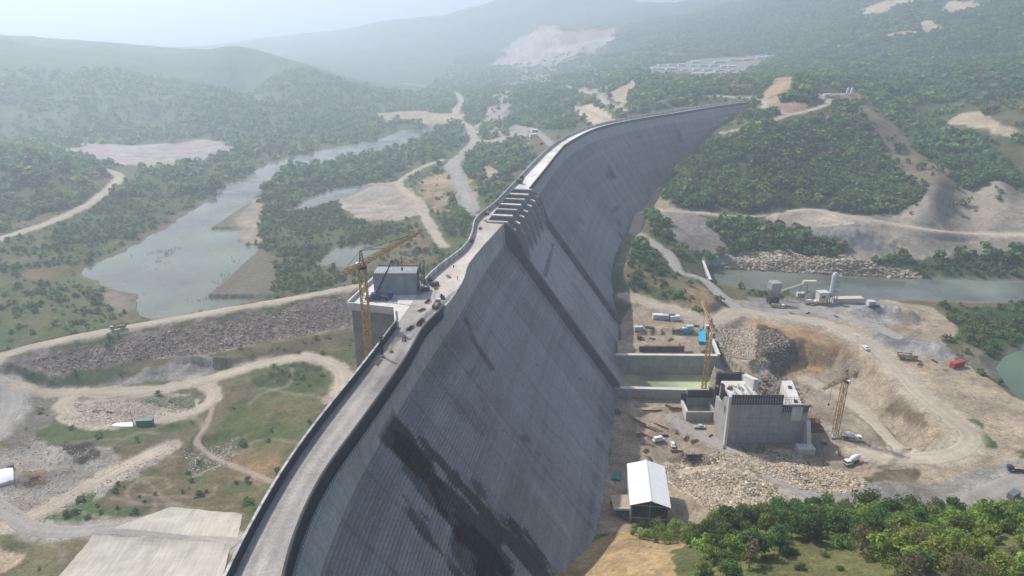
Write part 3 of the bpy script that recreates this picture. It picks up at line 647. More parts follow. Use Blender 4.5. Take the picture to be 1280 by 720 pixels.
# ------------------------------------------------------------------ the dam
dam = thing('gravity_dam', 'huge curved grey concrete dam with a stepped sloping face and a road along its crest', 'dam')
keep = np.unique(np.r_[np.arange(0, 520, 1), np.arange(520, len(Rc), 2), len(Rc)-1]); ny = len(keep)
rc = Rc[keep, :2]; rs = RS[keep, :2]; rn = RN[keep]; yy = Rc[keep, 1]; sarc = keep.astype(float)
Ly = Lc[:, 1]; o_ = np.argsort(Ly)
def Lx(y): return np.interp(y, Ly[o_], Lc[o_, 0])
SPY0, SPY1 = 319.0, 392.0
spil = (yy > SPY0) & (yy < SPY1)
rise = .9; nst = int((ZB-4)/rise); rows = []
def row(off, z, base=None): return np.c_[(rs if base is None else base)+rn*np.reshape(off, (-1, 1)), np.broadcast_to(z, (ny,))]
hd = np.einsum('ij,ij->i', rc-rs, rn)         # where the real crest edge lies against the smooth axis
S = np.where
rows.append(row(S(spil, hd-9, hd), 100.0)); rows.append(row(S(spil, hd-9, hd+.02), S(spil, 91.5, 97.9)))
rows.append(row(S(spil, hd-7, hd+.25), S(spil, 92.5, 97.6))); rows.append(row(S(spil, -2.0, np.maximum(hd+.3, .4)), S(spil, 92.3, 93.5)))
rows.append(row(np.maximum(1.2, S(spil, 1.2, np.minimum(hd+.5, 2.2))), ZB))
for k in range(nst):
    o0 = 1.2+k*rise*SLOPE; z1_ = ZB-(k+1)*rise
    sm = S(spil, .45, 0.0)                   # the chute is smooth: its facing fills the steps
    rows.append(row(o0+sm, z1_+S(spil, rise*.98, 0)-S(spil, 0, 0))); rows.append(row(o0+rise*SLOPE+sm, z1_))
A = np.stack(rows, 0); nrow = A.shape[0]; FV = A.reshape(-1, 3)
pu, pv = pix(FV); zz = FV[:, 2]; ss = np.broadcast_to(sarc, (nrow, ny)).ravel(); sp = np.broadcast_to(spil, (nrow, ny)).ravel()
base = np.full(len(FV), 1.0)
lift = vnoise(zz/2.7, ss*0+3, 401)*.22+vnoise(zz/.9, ss/40, 402)*.16+vnoise(zz/9, ss/300, 409)*.12                 # bands of the lifts
down = vnoise(ss/3.2, zz/60, 403)*.10+vnoise(ss/1.3, zz/25, 404)*.05                   # run-down streaks
big = fbm(ss, zz, 45, 4, 405)*.16
base += lift+down-.31+big
blk = np.floor(ss/18.0); base *= .94+.12*_h(blk.astype(np.int64), np.zeros(len(blk), np.int64), 406)
hj = (np.round(ss) % 6 == 0) & (zz > ZB-.5); base *= 1-.28*hj
jt = np.abs(ss/18.0-np.round(ss/18.0))*18; base *= 1-.22*(jt < .55)
head = zz > ZB-.5
colF = np.array([.338, .332, .322])*base[:, None]
colF = S((head & ~sp)[:, None], np.array([.43, .42, .405])*(1+.4*(base-1))[:, None], colF)
colF = S(sp[:, None] & (zz < ZB)[:, None], np.array([.375, .368, .358])*(1+.6*(base-1))[:, None], colF)
def stain(P, soft, amp, mul, scl=16, holes=0.0, seed=0):
    global colF
    a0 = np.array(P, float); m = (pu > a0[:, 0].min()-30) & (pu < a0[:, 0].max()+30) & (pv > a0[:, 1].min()-30) & (pv < a0[:, 1].max()+30) & (zz < ZB+.2)
    sdv = poly_sd(pu[m], pv[m], a0)+fbm(ss[m]*1.1, zz[m]*.24, scl*.7, 5, 500+seed)*amp*1.1+fbm(ss[m]*1.6, zz[m]*.9, 4.5, 4, 540+seed)*amp*.5-np.maximum(0, fbm(ss[m]*1.6, zz[m]*.26, 8, 5, 520+seed)-.0)*holes
    a = sstep(-soft, soft, sdv)[:, None]; colF[m] = colF[m]*(1-a+a*np.array(mul))
stain([(489,506),(505,520),(520,534),(540,562),(572,592),(603,626),(643,662),(668,692),(690,730),(575,735),(590,700),(566,664),(545,640),(537,604),(512,584),(494,560),(474,538)], 1.3, 26, (.30, .29, .28), 13, 70, 1)
stain([(530,560),(600,640),(640,690),(650,730),(560,730),(560,690),(575,650),(545,610)], 3.0, 40, (.40, .39, .38), 10, 60, 15)
stain([(505,545),(535,585),(545,640),(555,690),(530,700),(522,650),(512,600),(492,560)], 2.0, 34, (.42, .41, .40), 9, 90, 2)
stain([(575,596),(605,600),(612,622),(598,625)], 2.0, 14, (.45, .45, .45), 8, 40, 3)
stain([(578,398),(583,398),(600,432),(618,462),(612,464),(594,436)], 1.0, 4, (.45, .45, .46), 8, 0, 4)
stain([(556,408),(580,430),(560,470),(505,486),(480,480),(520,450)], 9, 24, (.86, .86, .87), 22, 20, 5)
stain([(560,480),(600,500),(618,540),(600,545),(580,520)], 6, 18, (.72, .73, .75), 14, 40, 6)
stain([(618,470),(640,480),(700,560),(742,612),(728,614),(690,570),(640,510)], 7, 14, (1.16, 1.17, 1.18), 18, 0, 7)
stain([(660,600),(670,600),(715,668),(708,672)], 2.5, 5, (1.28, 1.26, 1.22), 10, 0, 8)
stain([(690,302),(694,304),(684,346),(679,345)], .8, 2, (.5, .5, .52), 10, 0, 9)
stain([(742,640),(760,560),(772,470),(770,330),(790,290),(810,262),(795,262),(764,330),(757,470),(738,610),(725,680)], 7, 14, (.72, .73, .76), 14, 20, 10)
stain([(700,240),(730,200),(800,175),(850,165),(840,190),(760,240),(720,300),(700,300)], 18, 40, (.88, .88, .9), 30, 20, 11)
stain([(760,205),(764,205),(768,222),(764,224)], 1, 4, (.5, .5, .5), 8, 0, 12); stain([(845,163),(849,163),(853,176),(848,176)], 1, 4, (.6, .6, .6), 8, 0, 13)
stain([(722,360),(745,400),(740,440),(715,400)], 6, 20, (.85, .85, .86), 14, 40, 14)
for k in range(40):                           # thin leaks that run down from the head and from joints
    i = random.randrange(20, ny-60); k0 = random.randrange(0, nst-40); ln = random.randrange(8, 40)
    for r in range(k0*2+5, min((k0+ln)*2+5, nrow)):
        j = i+int(round(1.2*math.sin(r*.15+k))); q = r*ny+j; colF[q] *= .74
for k in range(26):                           # patches of repair
    u0, v0 = random.choice([(560+random.random()*170, 440+random.random()*200), (700+random.random()*140, 160+random.random()*150)])
    stain([(u0, v0), (u0+4+random.random()*6, v0+1), (u0+5+random.random()*8, v0+8), (u0+1, v0+6)], 1, 4, random.choice([(.6, .6, .62), (1.15, 1.14, 1.12)]), 6, 0, 30+k)
face_m = attr_mat('stepped_concrete', noise=((1.1, .20), (.2, .12)), bump=.06)
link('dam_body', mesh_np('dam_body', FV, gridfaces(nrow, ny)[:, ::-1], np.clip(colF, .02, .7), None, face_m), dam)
# upstream face, near-end closing
yl = yy; lx = Lx(yl); UF = np.stack([np.c_[lx, yl, np.full(ny, z)] for z in (100.0, 96, 90, 70, 40, 2)], 0)
ub = 1+fbm(np.tile(yl, 6), UF.reshape(-1, 3)[:, 2], 12, 4, 410)*.3
link('upstream_face', mesh_np('upstream_face', UF.reshape(-1, 3), gridfaces(6, ny), np.array([.30, .295, .28])*ub[:, None], None, face_m), dam)
# crest road: from the upstream edge to the downstream one, narrower beside the spillway bays
KD = np.linspace(0, 1, 15); rx = rc[:, 0]+S(spil, -9.0, 0)*1.02; ry = rc[:, 1]
D = np.stack([np.c_[lx*(1-k)+rx*k, yl*(1-k)+(ry+S(spil, 2.0, 0))*k, np.full(ny, 100.02)] for k in KD], 0)
dx_, dy_ = D[..., 0], D[..., 1]
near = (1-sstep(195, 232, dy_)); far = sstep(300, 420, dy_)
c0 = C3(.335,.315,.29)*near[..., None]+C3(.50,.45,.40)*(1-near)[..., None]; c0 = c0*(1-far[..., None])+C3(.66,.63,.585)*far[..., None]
kk = KD[:, None]; rut = 1-.16*np.exp(-((np.abs(kk-.52)-.16)/.07)**2)*near+.12*np.exp(-((kk-.5)/.12)**2)*near
wet = sstep(.12, .3, fbm(dx_*2.5, dy_*.5, 16, 4, 420)+.02)*near
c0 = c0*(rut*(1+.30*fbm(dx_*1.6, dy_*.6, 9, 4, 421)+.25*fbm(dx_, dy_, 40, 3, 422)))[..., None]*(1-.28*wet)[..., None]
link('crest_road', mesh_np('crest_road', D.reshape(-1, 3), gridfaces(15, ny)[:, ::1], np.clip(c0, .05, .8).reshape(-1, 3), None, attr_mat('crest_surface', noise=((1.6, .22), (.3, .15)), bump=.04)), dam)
def rail(line, nrm, prof, sel, name, m, parent, jitter=0.0):
    """sweep a closed profile of (outward offset, height) along a line"""
    idx = np.where(sel)[0]
    if len(idx) < 2: return
    Vs = []; n = len(prof)
    for i in idx:
        for o, z in prof: Vs.append((line[i, 0]+nrm[i, 0]*o, line[i, 1]+nrm[i, 1]*o, z))
    Fs = [(a*n+j, a*n+(j+1) % n, (a+1)*n+(j+1) % n, (a+1)*n+j) for a in range(len(idx)-1) for j in range(n)]
    Fs += [tuple(range(n))[::-1], tuple(range((len(idx)-1)*n, len(idx)*n))]
    b = MB(); b.add(Vs, Fs); o = b.build(name, m, parent)
    if m.name == 'jointed_parapet':
        jn = np.array([(.62 if k % 5 == 0 else 1.0)*(.88+.24*_h(np.array([k//5]), np.array([3]), 9)[0]) for k in range(len(idx))]).repeat(n); wz_ = np.array([1.0, .93, .93, 1.0][:n]*len(idx))
        a = o.data.attributes.new('col', 'FLOAT_COLOR', 'POINT'); cc = np.array([.47, .455, .43])[None]*(jn*wz_)[:, None]; a.data.foreach_set('color', np.c_[cc, np.ones(len(cc))].astype(np.float32).ravel())
    return o
lcl = np.c_[lx, yl]; lt = np.gradient(gsm(lcl, 2.0), axis=0); lt /= np.linalg.norm(lt, axis=1)[:, None]; ln_ = np.stack([-lt[:, 1], lt[:, 0]], -1)
GAP = (yy > 199.5) & (yy < 236)               # the intake deck joins the crest here
par_m = attr_mat('jointed_parapet', noise=((1.2, .22), (.3, .15)), bump=.04)
for nm, sel in (('upstream_parapet', yy <= 199.5), ('upstream_parapet', yy >= 236)):
    rail(lcl, ln_, [(0, 99.6), (0, 102.3), (-.55, 102.3), (-.55, 99.6)], sel, nm, par_m, dam)
rail(lcl, ln_, [(-.56, 99.8), (-.56, 102.05), (-.72, 102.05), (-.72, 99.8)], yy <= 199, 'shutter_or_shade_panel', conc_d, dam)  # shade on the parapet's inner face, put in as a dark strip
rcl = rc; rtn = np.gradient(gsm(rc, 2.0), axis=0); rtn /= np.linalg.norm(rtn, axis=1)[:, None]; rnn = np.stack([rtn[:, 1], -rtn[:, 0]], -1)
for sel, top, m in ((yy < 214, 101.3, conc_d), ((yy >= 214) & (yy < SPY0-1), 100.75, par_m), (yy > SPY1+1, 101.3, par_m)):
    rail(rcl, rnn, [(0, 99.9), (0, top), (-.4, top), (-.4, 99.9)], sel, 'downstream_parapet', m, dam)
rail(rcl, rnn, [(.02, 97.7), (.02, 101.2), (.16, 101.2), (.42, 97.7)], yy < 212, 'shutter_or_shade_panel', conc_d, dam)
rail(rcl, rnn, [(.04, 98.4), (.04, 101.1), (.2, 101.1), (.3, 98.4)], (yy > SPY1+4) & (yy < 980), 'shutter_or_shade_panel', conc_d, dam)  # far parapet: shade of its outer face painted as a dark strip
rail(rcl, rnn, [(.3, 97.5), (.3, 97.7), (1.5, 97.7), (1.5, 97.5)], yy < 212, 'scaffold_walkway', steel, dam)
def posts(line, nrm, sel, off, z0, z1, name, m):
    """a railing in one piece: a low kerb that rises to a post at every second metre"""
    V = []; Fs = []
    idx = np.where(sel)[0]; st = []
    for n_, i in enumerate(idx[:-1]):
        p, q = line[i], line[idx[n_+1]]; st += [(p*(1-f)+q*f, nrm[i], h) for f, h in ((0, .12), (.42, .12), (.43, 1.0), (.57, 1.0), (.58, .12))]
    for p, q, h in st:
        for o, z in ((off-.07, z0), (off-.07, z0+(z1-z0)*h), (off+.07, z0+(z1-z0)*h), (off+.07, z0)): V.append((*(p+q*o), z))
    for k in range(len(st)-1): Fs += [(k*4+j, k*4+(j+1) % 4, k*4+4+(j+1) % 4, k*4+4+j) for j in range(4)]
    b_ = MB(); b_.add(V, Fs); return b_.build(name, m, dam)
posts(rcl, rnn, yy < 212, 1.45, 97.7, 98.9, 'walkway_railing', conc_l)
# spillway: training walls, piers, beams, gates
iS = np.where(spil)[0]
def wall_slope(i, h, th, name):
    p = rs[i]; n_ = rn[i]; k = (ZB-13)*SLOPE+1.2
    b = MB(); prof = [(-8, 99.4), (3, 99.4), (6, 96.5), (1.2+14*SLOPE, ZB-14+h+1), (k, 13+h), (k, 11), (-8, 85)]
    b.wall(prof, (p[0], p[1], 0), n_, th); return b.build(name, mat('training_wall', (.125, .128, .135), .9, var=.3, sc=.2), dam)
wall_slope(iS[0], 5.5, 2.2, 'training_wall'); wall_slope(iS[-1], 5.0, 2.2, 'training_wall')
npier = 7; pk = [int(round(q)) for q in np.linspace(iS[0]+1, iS[-1]-1, npier)]
pier_m = mat('pier_concrete', (.27, .27, .275), .9, var=.25, sc=.4)
for k, i in enumerate(pk):
    p = rs[i]; n_ = rn[i]; h0 = hd[i]
    b = MB().wall([(h0-9, 99.9), (2.5, 99.9), (2.5, 97.5), (5.5, 96.6), (8.5, 90.5), (10.5, 83), (11.2, 77), (8, 80), (h0-9, 90)], (p[0], p[1], 0), n_, 2.0)
    pr = b.build('spillway_pier', pier_m, dam)
    MB().wall([(h0-8.8, 99.95), (1.8, 99.95), (1.8, 100.75), (h0-8.8, 100.75)], (p[0], p[1], 0), n_, 2.3).build('pier_cap', [conc, conc_l][k % 2], pr)
    MB().wall([(3.0, 97.4), (5.4, 96.7), (5.6, 97.0), (3.0, 97.9)], (p[0], p[1], 0), n_, 2.4).build('pier_nose', conc_l, pr)
    if k < npier-1:
        i2 = pk[k+1]; a = np.r_[p+n_*(h0-3), 96.5]; c = np.r_[rs[i2]+rn[i2]*(hd[i2]-3), 96.5]
        MB().beam(a, c, 1.1).build('service_beam', rust if k % 2 else steel, dam)
        a = np.r_[p+n_*4, 92.5]; c = np.r_[rs[i2]+rn[i2]*4, 92.5]; g = MB()
        for q in range(6):
            u_ = q/5; g.beam(np.r_[p+n_*(h0-8.5+q*1.6), 99.7], np.r_[rs[i2]+rn[i2]*(hd[i2]-8.5+q*1.6), 99.7], .35)
        g.build('deck_falsework', rust, dam)
        t0 = np.r_[p+n_*(h0-1.5), 0]; t1 = np.r_[rs[i2]+rn[i2]*(hd[i2]-1.5), 0]
        MB().wall([(0, 91.5), (np.linalg.norm(t1-t0), 91.5), (np.linalg.norm(t1-t0), 96.0), (0, 96.0)], t0, (t1-t0)[:2], .5).build('spillway_gate', dark, dam)

# ------------------------------------------------------------------ the intake tower on the upstream side
it = thing('intake_tower', 'grey concrete intake tower with a wide flat deck beside the dam crest', 'tower', (float(atz(462, 380, 100)[0]), float(atz(462, 380, 100)[1]), 100.0))
def loc(P, o=it): return [(p[0]-o.location.x, p[1]-o.location.y) for p in P]
dk = [atz(434, 382, 100)[:2], atz(493, 388, 100)[:2], np.array([Lx(200.0)+.3, 201.0]), np.array([Lx(236.0)+.3, 236.0]), atz(512, 338, 100)[:2], atz(470, 347, 100)[:2]]
MB().prism(loc(dk), -1.6, -.02).build('deck', conc_l, it)
body = [dk[0]+np.array([1.2, .8]), dk[1]+np.array([-.5, .8]), np.array([Lx(201.0)-.1, 203.0]), np.array([Lx(234.0)-.1, 233.0]), dk[4]+np.array([0, -1]), dk[5]+np.array([1, -1])]
MB().prism(loc(body), -96, -1.62).build('tower_wall', mat('tower_concrete', (.27, .255, .235), .9, var=.25, sc=.25, bump=.04), it)
def pl(a, b, h, th, name, m):
    m = conc_l; a = np.asarray(a); b = np.asarray(b); L_ = np.linalg.norm(b-a); o = loc([a])[0]
    MB().wall([(0, -.9), (L_, -.9), (L_, h), (0, h)], (o[0], o[1], 0), b-a, th).build(name, m, it)
pl(dk[0], dk[1]-np.array([.4, 0]), 1.3, .5, 'parapet', par_m); pl(dk[1], np.array([Lx(199.6), 199.6]), 1.3, .5, 'parapet', par_m); pl(dk[5], dk[0]+(dk[5]-dk[0])*.03, 1.3, .5, 'parapet', par_m)
for k in range(3): pl(dk[0]+np.array([1.2, .62]), dk[1]+np.array([-.6, .62]), 0, .1, 'ledge', conc) if False else None
# hoist block under construction
q0 = atz(489, 373, 100); q1 = atz(520, 368, 100); q2 = atz(463, 362, 100)
bw = thing('hoist_block', 'raw grey concrete block with scaffold posts standing on the intake deck', 'building', (float(q0[0]), float(q0[1]), 100.0))
B0 = atz(468, 368, 100)[:2]; B1 = atz(521, 368, 100)[:2]; ax_ = (B1-B0)/np.linalg.norm(B1-B0); nr_ = np.array([-ax_[1], ax_[0]]); Lb = np.linalg.norm(B1-B0)
Pq = [B0, B1, B1+nr_*9, B0+nr_*9]; MB().prism(loc(Pq, bw), .02, 7.6).build('block_wall', conc_w, bw)
b = MB(); cmb = [(0, 7.5)]
for f in np.linspace(.15, Lb-.25, 22): h_ = random.uniform(8.5, 9.3); cmb += [(f, 7.9), (f, h_), (f+.09, h_), (f+.09, 7.9)]
cmb += [(Lb, 7.5)]; p = loc([B0+nr_*.15], bw)[0]; b.wall(cmb, (p[0], p[1], 0), ax_, .09); b.build('starter_bars', rust, bw)
b = MB(); p = loc([B0+nr_*8.8], bw)[0]; b.wall(cmb, (p[0], p[1], 0), ax_, .09); b.build('starter_bars', rust, bw)
b = MB()
for f in range(5):
    for g in range(2):
        p = loc([B1+ax_*(.6+g*1.4)+nr_*f*2.2], bw)[0]; b.beam((p[0], p[1], .02), (p[0], p[1], 9.4), .16)
for z in (2, 4, 6, 8.6):
    for g in range(2):
        p = loc([B1+ax_*(.6+g*1.4), B1+ax_*(.6+g*1.4)+nr_*8.8], bw); b.beam((*p[0], z), (*p[1], z), .14)
b.build('scaffold', dark, bw)
# ------------------------------------------------------------------ trees
def leaf_mat(name):
    m, nt, b = nodes(name); L = nt.links
    at = N(nt, 'ShaderNodeAttribute', attribute_name='col'); oi = N(nt, 'ShaderNodeObjectInfo'); ge = N(nt, 'ShaderNodeNewGeometry')
    no = N(nt, 'ShaderNodeTexNoise', i_Scale=.55, i_Detail=3.0); L.new(ge.outputs['Position'], no.inputs['Vector'])
    mr = N(nt, 'ShaderNodeMapRange'); mr.inputs['From Min'].default_value = .3; mr.inputs['From Max'].default_value = .7; mr.inputs['To Min'].default_value = .68; mr.inputs['To Max'].default_value = 1.35
    L.new(no.outputs['Fac'], mr.inputs['Value'])
    hs = N(nt, 'ShaderNodeHueSaturation'); m2 = N(nt, 'ShaderNodeMapRange'); m2.inputs['To Min'].default_value = .475; m2.inputs['To Max'].default_value = .515
    L.new(oi.outputs['Random'], m2.inputs['Value']); L.new(m2.outputs[0], hs.inputs['Hue'])
    m3 = N(nt, 'ShaderNodeMapRange'); m3.inputs['To Min'].default_value = .70; m3.inputs['To Max'].default_value = 1.25; L.new(oi.outputs['Random'], m3.inputs['Value']); L.new(m3.outputs[0], hs.inputs['Value'])
    L.new(at.outputs['Color'], hs.inputs['Color'])
    mx = N(nt, 'ShaderNodeVectorMath', operation='SCALE'); L.new(hs.outputs[0], mx.inputs[0]); L.new(mr.outputs[0], mx.inputs['Scale'])
    L.new(mx.outputs[0], b.inputs['Base Color']); b.inputs['Roughness'].default_value = .7; b.inputs['Specular IOR Level'].default_value = .25
    tr = N(nt, 'ShaderNodeBsdfTranslucent'); L.new(mx.outputs[0], tr.inputs['Color']); ms = N(nt, 'ShaderNodeMixShader'); ms.inputs[0].default_value = .42
    L.new(b.outputs[0], ms.inputs[1]); L.new(tr.outputs[0], ms.inputs[2]); L.new(ms.outputs[0], nt.nodes['Material Output'].inputs['Surface'])
    return m
leafm = leaf_mat('foliage'); bark = mat('bark', (.11, .085, .065), .95, 0, .3, 2.0)
def crown_np(nq, h, w, leaf, rng, lobes=7, open_=0.25):
    """leaf-sized quads spread through a crown of several lobes: centres, and four corners each"""
    lc = []
    for k in range(lobes):
        a = rng.uniform(0, 6.28); z = rng.uniform(.25, .82); rr = (1-abs(z-.45)*1.1)*.6*rng.uniform(.3, 1)
        lc.append((math.cos(a)*rr*w, math.sin(a)*rr*w, z*h, rng.uniform(.22, .36)*w*(1.15-z*.5)))
    lc.append((0, 0, h*.55, w*.36)); lc.append((rng.uniform(-.1, .1)*w, 0, h*.8, w*.24))
    lc = np.array(lc); wt = lc[:, 3]**2; ix = rng.choice(len(lc), nq, p=wt/wt.sum())
    d = rng.normal(size=(nq, 3)); d /= np.linalg.norm(d, axis=1)[:, None]
    rad = lc[ix, 3]*(1-open_*rng.random(nq)**1.6)*(1+.22*rng.normal(size=nq)*.5)
    c = lc[ix, :3]+d*rad[:, None]*np.array([1, 1, .9]); c[:, 2] = np.maximum(c[:, 2], .06*h)
    nn = d*.8+rng.normal(size=(nq, 3))*.55+np.array([0, 0, .25]); nn /= np.linalg.norm(nn, axis=1)[:, None]
    t = np.cross(nn, rng.normal(size=(nq, 3))); t /= np.linalg.norm(t, axis=1)[:, None]; b = np.cross(nn, t)
    s = leaf*rng.uniform(.6, 1.35, nq)[:, None]; k = rng.uniform(.55, 1.0, nq)[:, None]
    V = np.stack([c-t*s, c-b*s*k, c+t*s, c+b*s*k], 1)
    tint = 1+rng.normal(size=nq)*.16+.10*_h(ix.astype(np.int64), np.zeros(nq, np.int64), 5)
    return V, np.clip(tint, .55, 1.6)
def trunk_mb(h, w, rng, r=.16, nb=6):
    b = MB(); x = y = 0; P = [(0, 0, -1.2)]
    for z in (.2, .4, .6): x += rng.normal()*.03*h; y += rng.normal()*.03*h; P.append((x, y, z*h))
    for k in range(3): b.cyl(P[k], P[k+1], r*(1-.25*k), r*(1-.25*(k+1)), 7)
    for k in range(nb):
        a = rng.uniform(0, 6.28); p = P[1+k % 3]; q = (p[0]+math.cos(a)*w*.36, p[1]+math.sin(a)*w*.36, p[2]+h*.2); b.cyl(p, q, r*.45, r*.12, 5)
    return b
KINDS = {  # colour, height, width, quads, leaf size, openness, label
 'light': ((.275, .365, .060), 7.2, 6.4, 1500, .30, .45, 'bright green bushy tree in the thicket on the foreground hill'),
 'mid': ((.205, .300, .055), 8.2, 6.6, 1600, .30, .4, 'mid green round tree in the thicket on the foreground hill'),
 'dark': ((.095, .165, .040), 8.8, 6.4, 1600, .30, .35, 'dark green dense tree in the thicket on the foreground hill'),
 'thin': ((.190, .170, .080), 7.5, 6.0, 620, .26, .8, 'olive brown half bare tree in the thicket on the foreground hill'),
 'low': ((.165, .240, .055), 3.4, 4.6, 700, .27, .4, 'low green shrub on the foreground hill')}
TREE_MESH = {}
for kn, (c, h, w, nq, lf, op, lb) in KINDS.items():
    for v in range(3):
        rg = np.random.default_rng(hash(kn) % 1000 if False else sum(map(ord, kn))+v*13)
        Vq, t = crown_np(nq, h, w*(1+.12*v-.1), lf, rg, 6+v*2, op)
        cc = (np.array(c)[None, :]*t[:, None])[:, None, :].repeat(4, 1).reshape(-1, 3)
        me = mesh_np('crown', Vq.reshape(-1, 3), np.arange(nq*4).reshape(-1, 4), np.clip(cc, .01, .4), None, leafm)
        TREE_MESH[kn, v] = (me, trunk_mb(h, w, rg, .17 if kn != 'low' else .07).mesh('trunk', bark))
def plant(kn, p, s, rz, label, group, name='bushy_tree', v=None):
    me, tr = TREE_MESH[kn, random.randrange(3) if v is None else v]
    t = thing(name, label, 'shrub' if kn == 'low' else 'tree', p, rz, group); t.scale = (s*random.uniform(.9, 1.1), s*random.uniform(.9, 1.1), s*random.uniform(.9, 1.12))
    link('crown', me, t); link('trunk', tr, t)
    return t
NEAR = hits([(778,668),(800,660),(870,664),(950,652),(1000,640),(1100,645),(1290,632),(1292,640),(1292,735),(1106,735),(1112,704),(1060,684),(985,682),(946,700),(936,735),(858,735),(884,700),(866,684),(800,672)])
rg = np.random.default_rng(12); pts = []
lo, hi = NEAR[:, :2].min(0), NEAR[:, :2].max(0)
cand = rg.uniform(lo, hi, (9000, 2)); ok = poly_sd(cand[:, 0], cand[:, 1], NEAR) > .3
cand = cand[ok]; cz = lookup(GZ, cand[:, 0], cand[:, 1])
for q, z in zip(cand, cz):
    sp_ = 4.2
    if all((q[0]-p[0])**2+(q[1]-p[1])**2 > sp_*sp_ for p in pts): pts.append((q[0], q[1], z))
def seen(p, up=4.0):
    P = np.array(p)+np.array([0, 0, up]); u, v = pix(P)
    if not (-25 < u < 1305 and -30 < v < 760): return False
    h_ = hit(u, v)[0]; return np.hypot(h_[0], h_[1]) > np.hypot(P[0], P[1])-12
pts = [p for p in pts if seen(p, 5)]
pts.sort(key=lambda p: math.hypot(p[0], p[1])); NFG = min(len(pts), 262)
for p in pts[:NFG]:
    nz = float(fbm(np.array([p[0]]), np.array([p[1]]), 22, 3, 700)[0])+random.uniform(-.35, .35)
    u, v = pix(np.array(p)); kn = 'thin' if random.random() < .15 else 'light' if nz > .12 else 'mid' if nz > -.15 else 'dark'
    s = random.uniform(.52, 1.2)
    if u < 880: s *= .66
    if random.random() < .16: kn = 'low'
    plant(kn, (p[0], p[1], p[2]-.2), s, random.uniform(0, 6.28), KINDS[kn][6], 'trees and shrubs on the foreground hill', 'green_shrub' if kn == 'low' else 'bushy_tree')
low_spots = hits([(955,700),(990,692),(1030,695),(1085,700),(1000,712),(1050,712),(880,712),(905,700)])
for p in low_spots: plant('low', tuple(p-np.array([0, 0, .2])), random.uniform(.35, .6), random.uniform(0, 6), 'small shrub standing in the grassy clearing on the foreground hill', 'shrubs in the foreground clearing', 'green_shrub')
# everything farther off: scattered by what covers the ground
rg = np.random.default_rng(21)
def scatter(n, r0, r1, th=.75):
    t = rg.uniform(-th, th, n); r = np.sqrt(rg.uniform(r0*r0, r1*r1, n)); return r*np.sin(t), r*np.cos(t)
def placed(n, r0, r1):
    x, y = scatter(n, r0, r1); f = lookup(GF, x, y); f = f*np.clip(.85+fbm(x, y, 26, 3, 650)*1.5, .12, 1); f = np.where((f < .35) & (y < 480), f*.8, f); k = rg.random(n) < f
    x, y = x[k], y[k]; z = lookup(GZ, x, y); P = np.stack([x, y, z], -1); u, v = pix(P)
    keep_ = (u > -60) & (u < 1340) & (v > -30) & (v < 780)
    a = (y < 252) & (x > 8) & (z > 15)           # the foreground hill has its own trees
    return P[keep_ & ~a]
P1 = placed(21000, 180, 480); P2 = placed(46000, 480, 830); P3 = placed(56000, 830, 1900)
P4 = placed(60000, 1900, 3300); P4 = P4[P4[:, 0] > -250]
# no tree inside the dam
def clear_of_dam(P):
    y = np.clip(P[:, 1], rs[0, 1], rs[-1, 1]); i = np.clip(np.searchsorted(rs[:, 1], y), 0, ny-1)
    l = np.interp(y, Ly[o_], Lc[o_, 0])-4; d = P[:, None, :2]-rs[None, ::12]; j = np.argmin((d**2).sum(-1), 1); off = np.einsum('ij,ij->i', P[:, :2]-rs[::12][j], rn[::12][j])
    return ~((P[:, 1] < rs[-1, 1]+4) & (P[:, 0] > l) & (off < (ZB-P[:, 2])*SLOPE+14))
P1, P2, P3 = [P[clear_of_dam(P)] for P in (P1, P2, P3)]
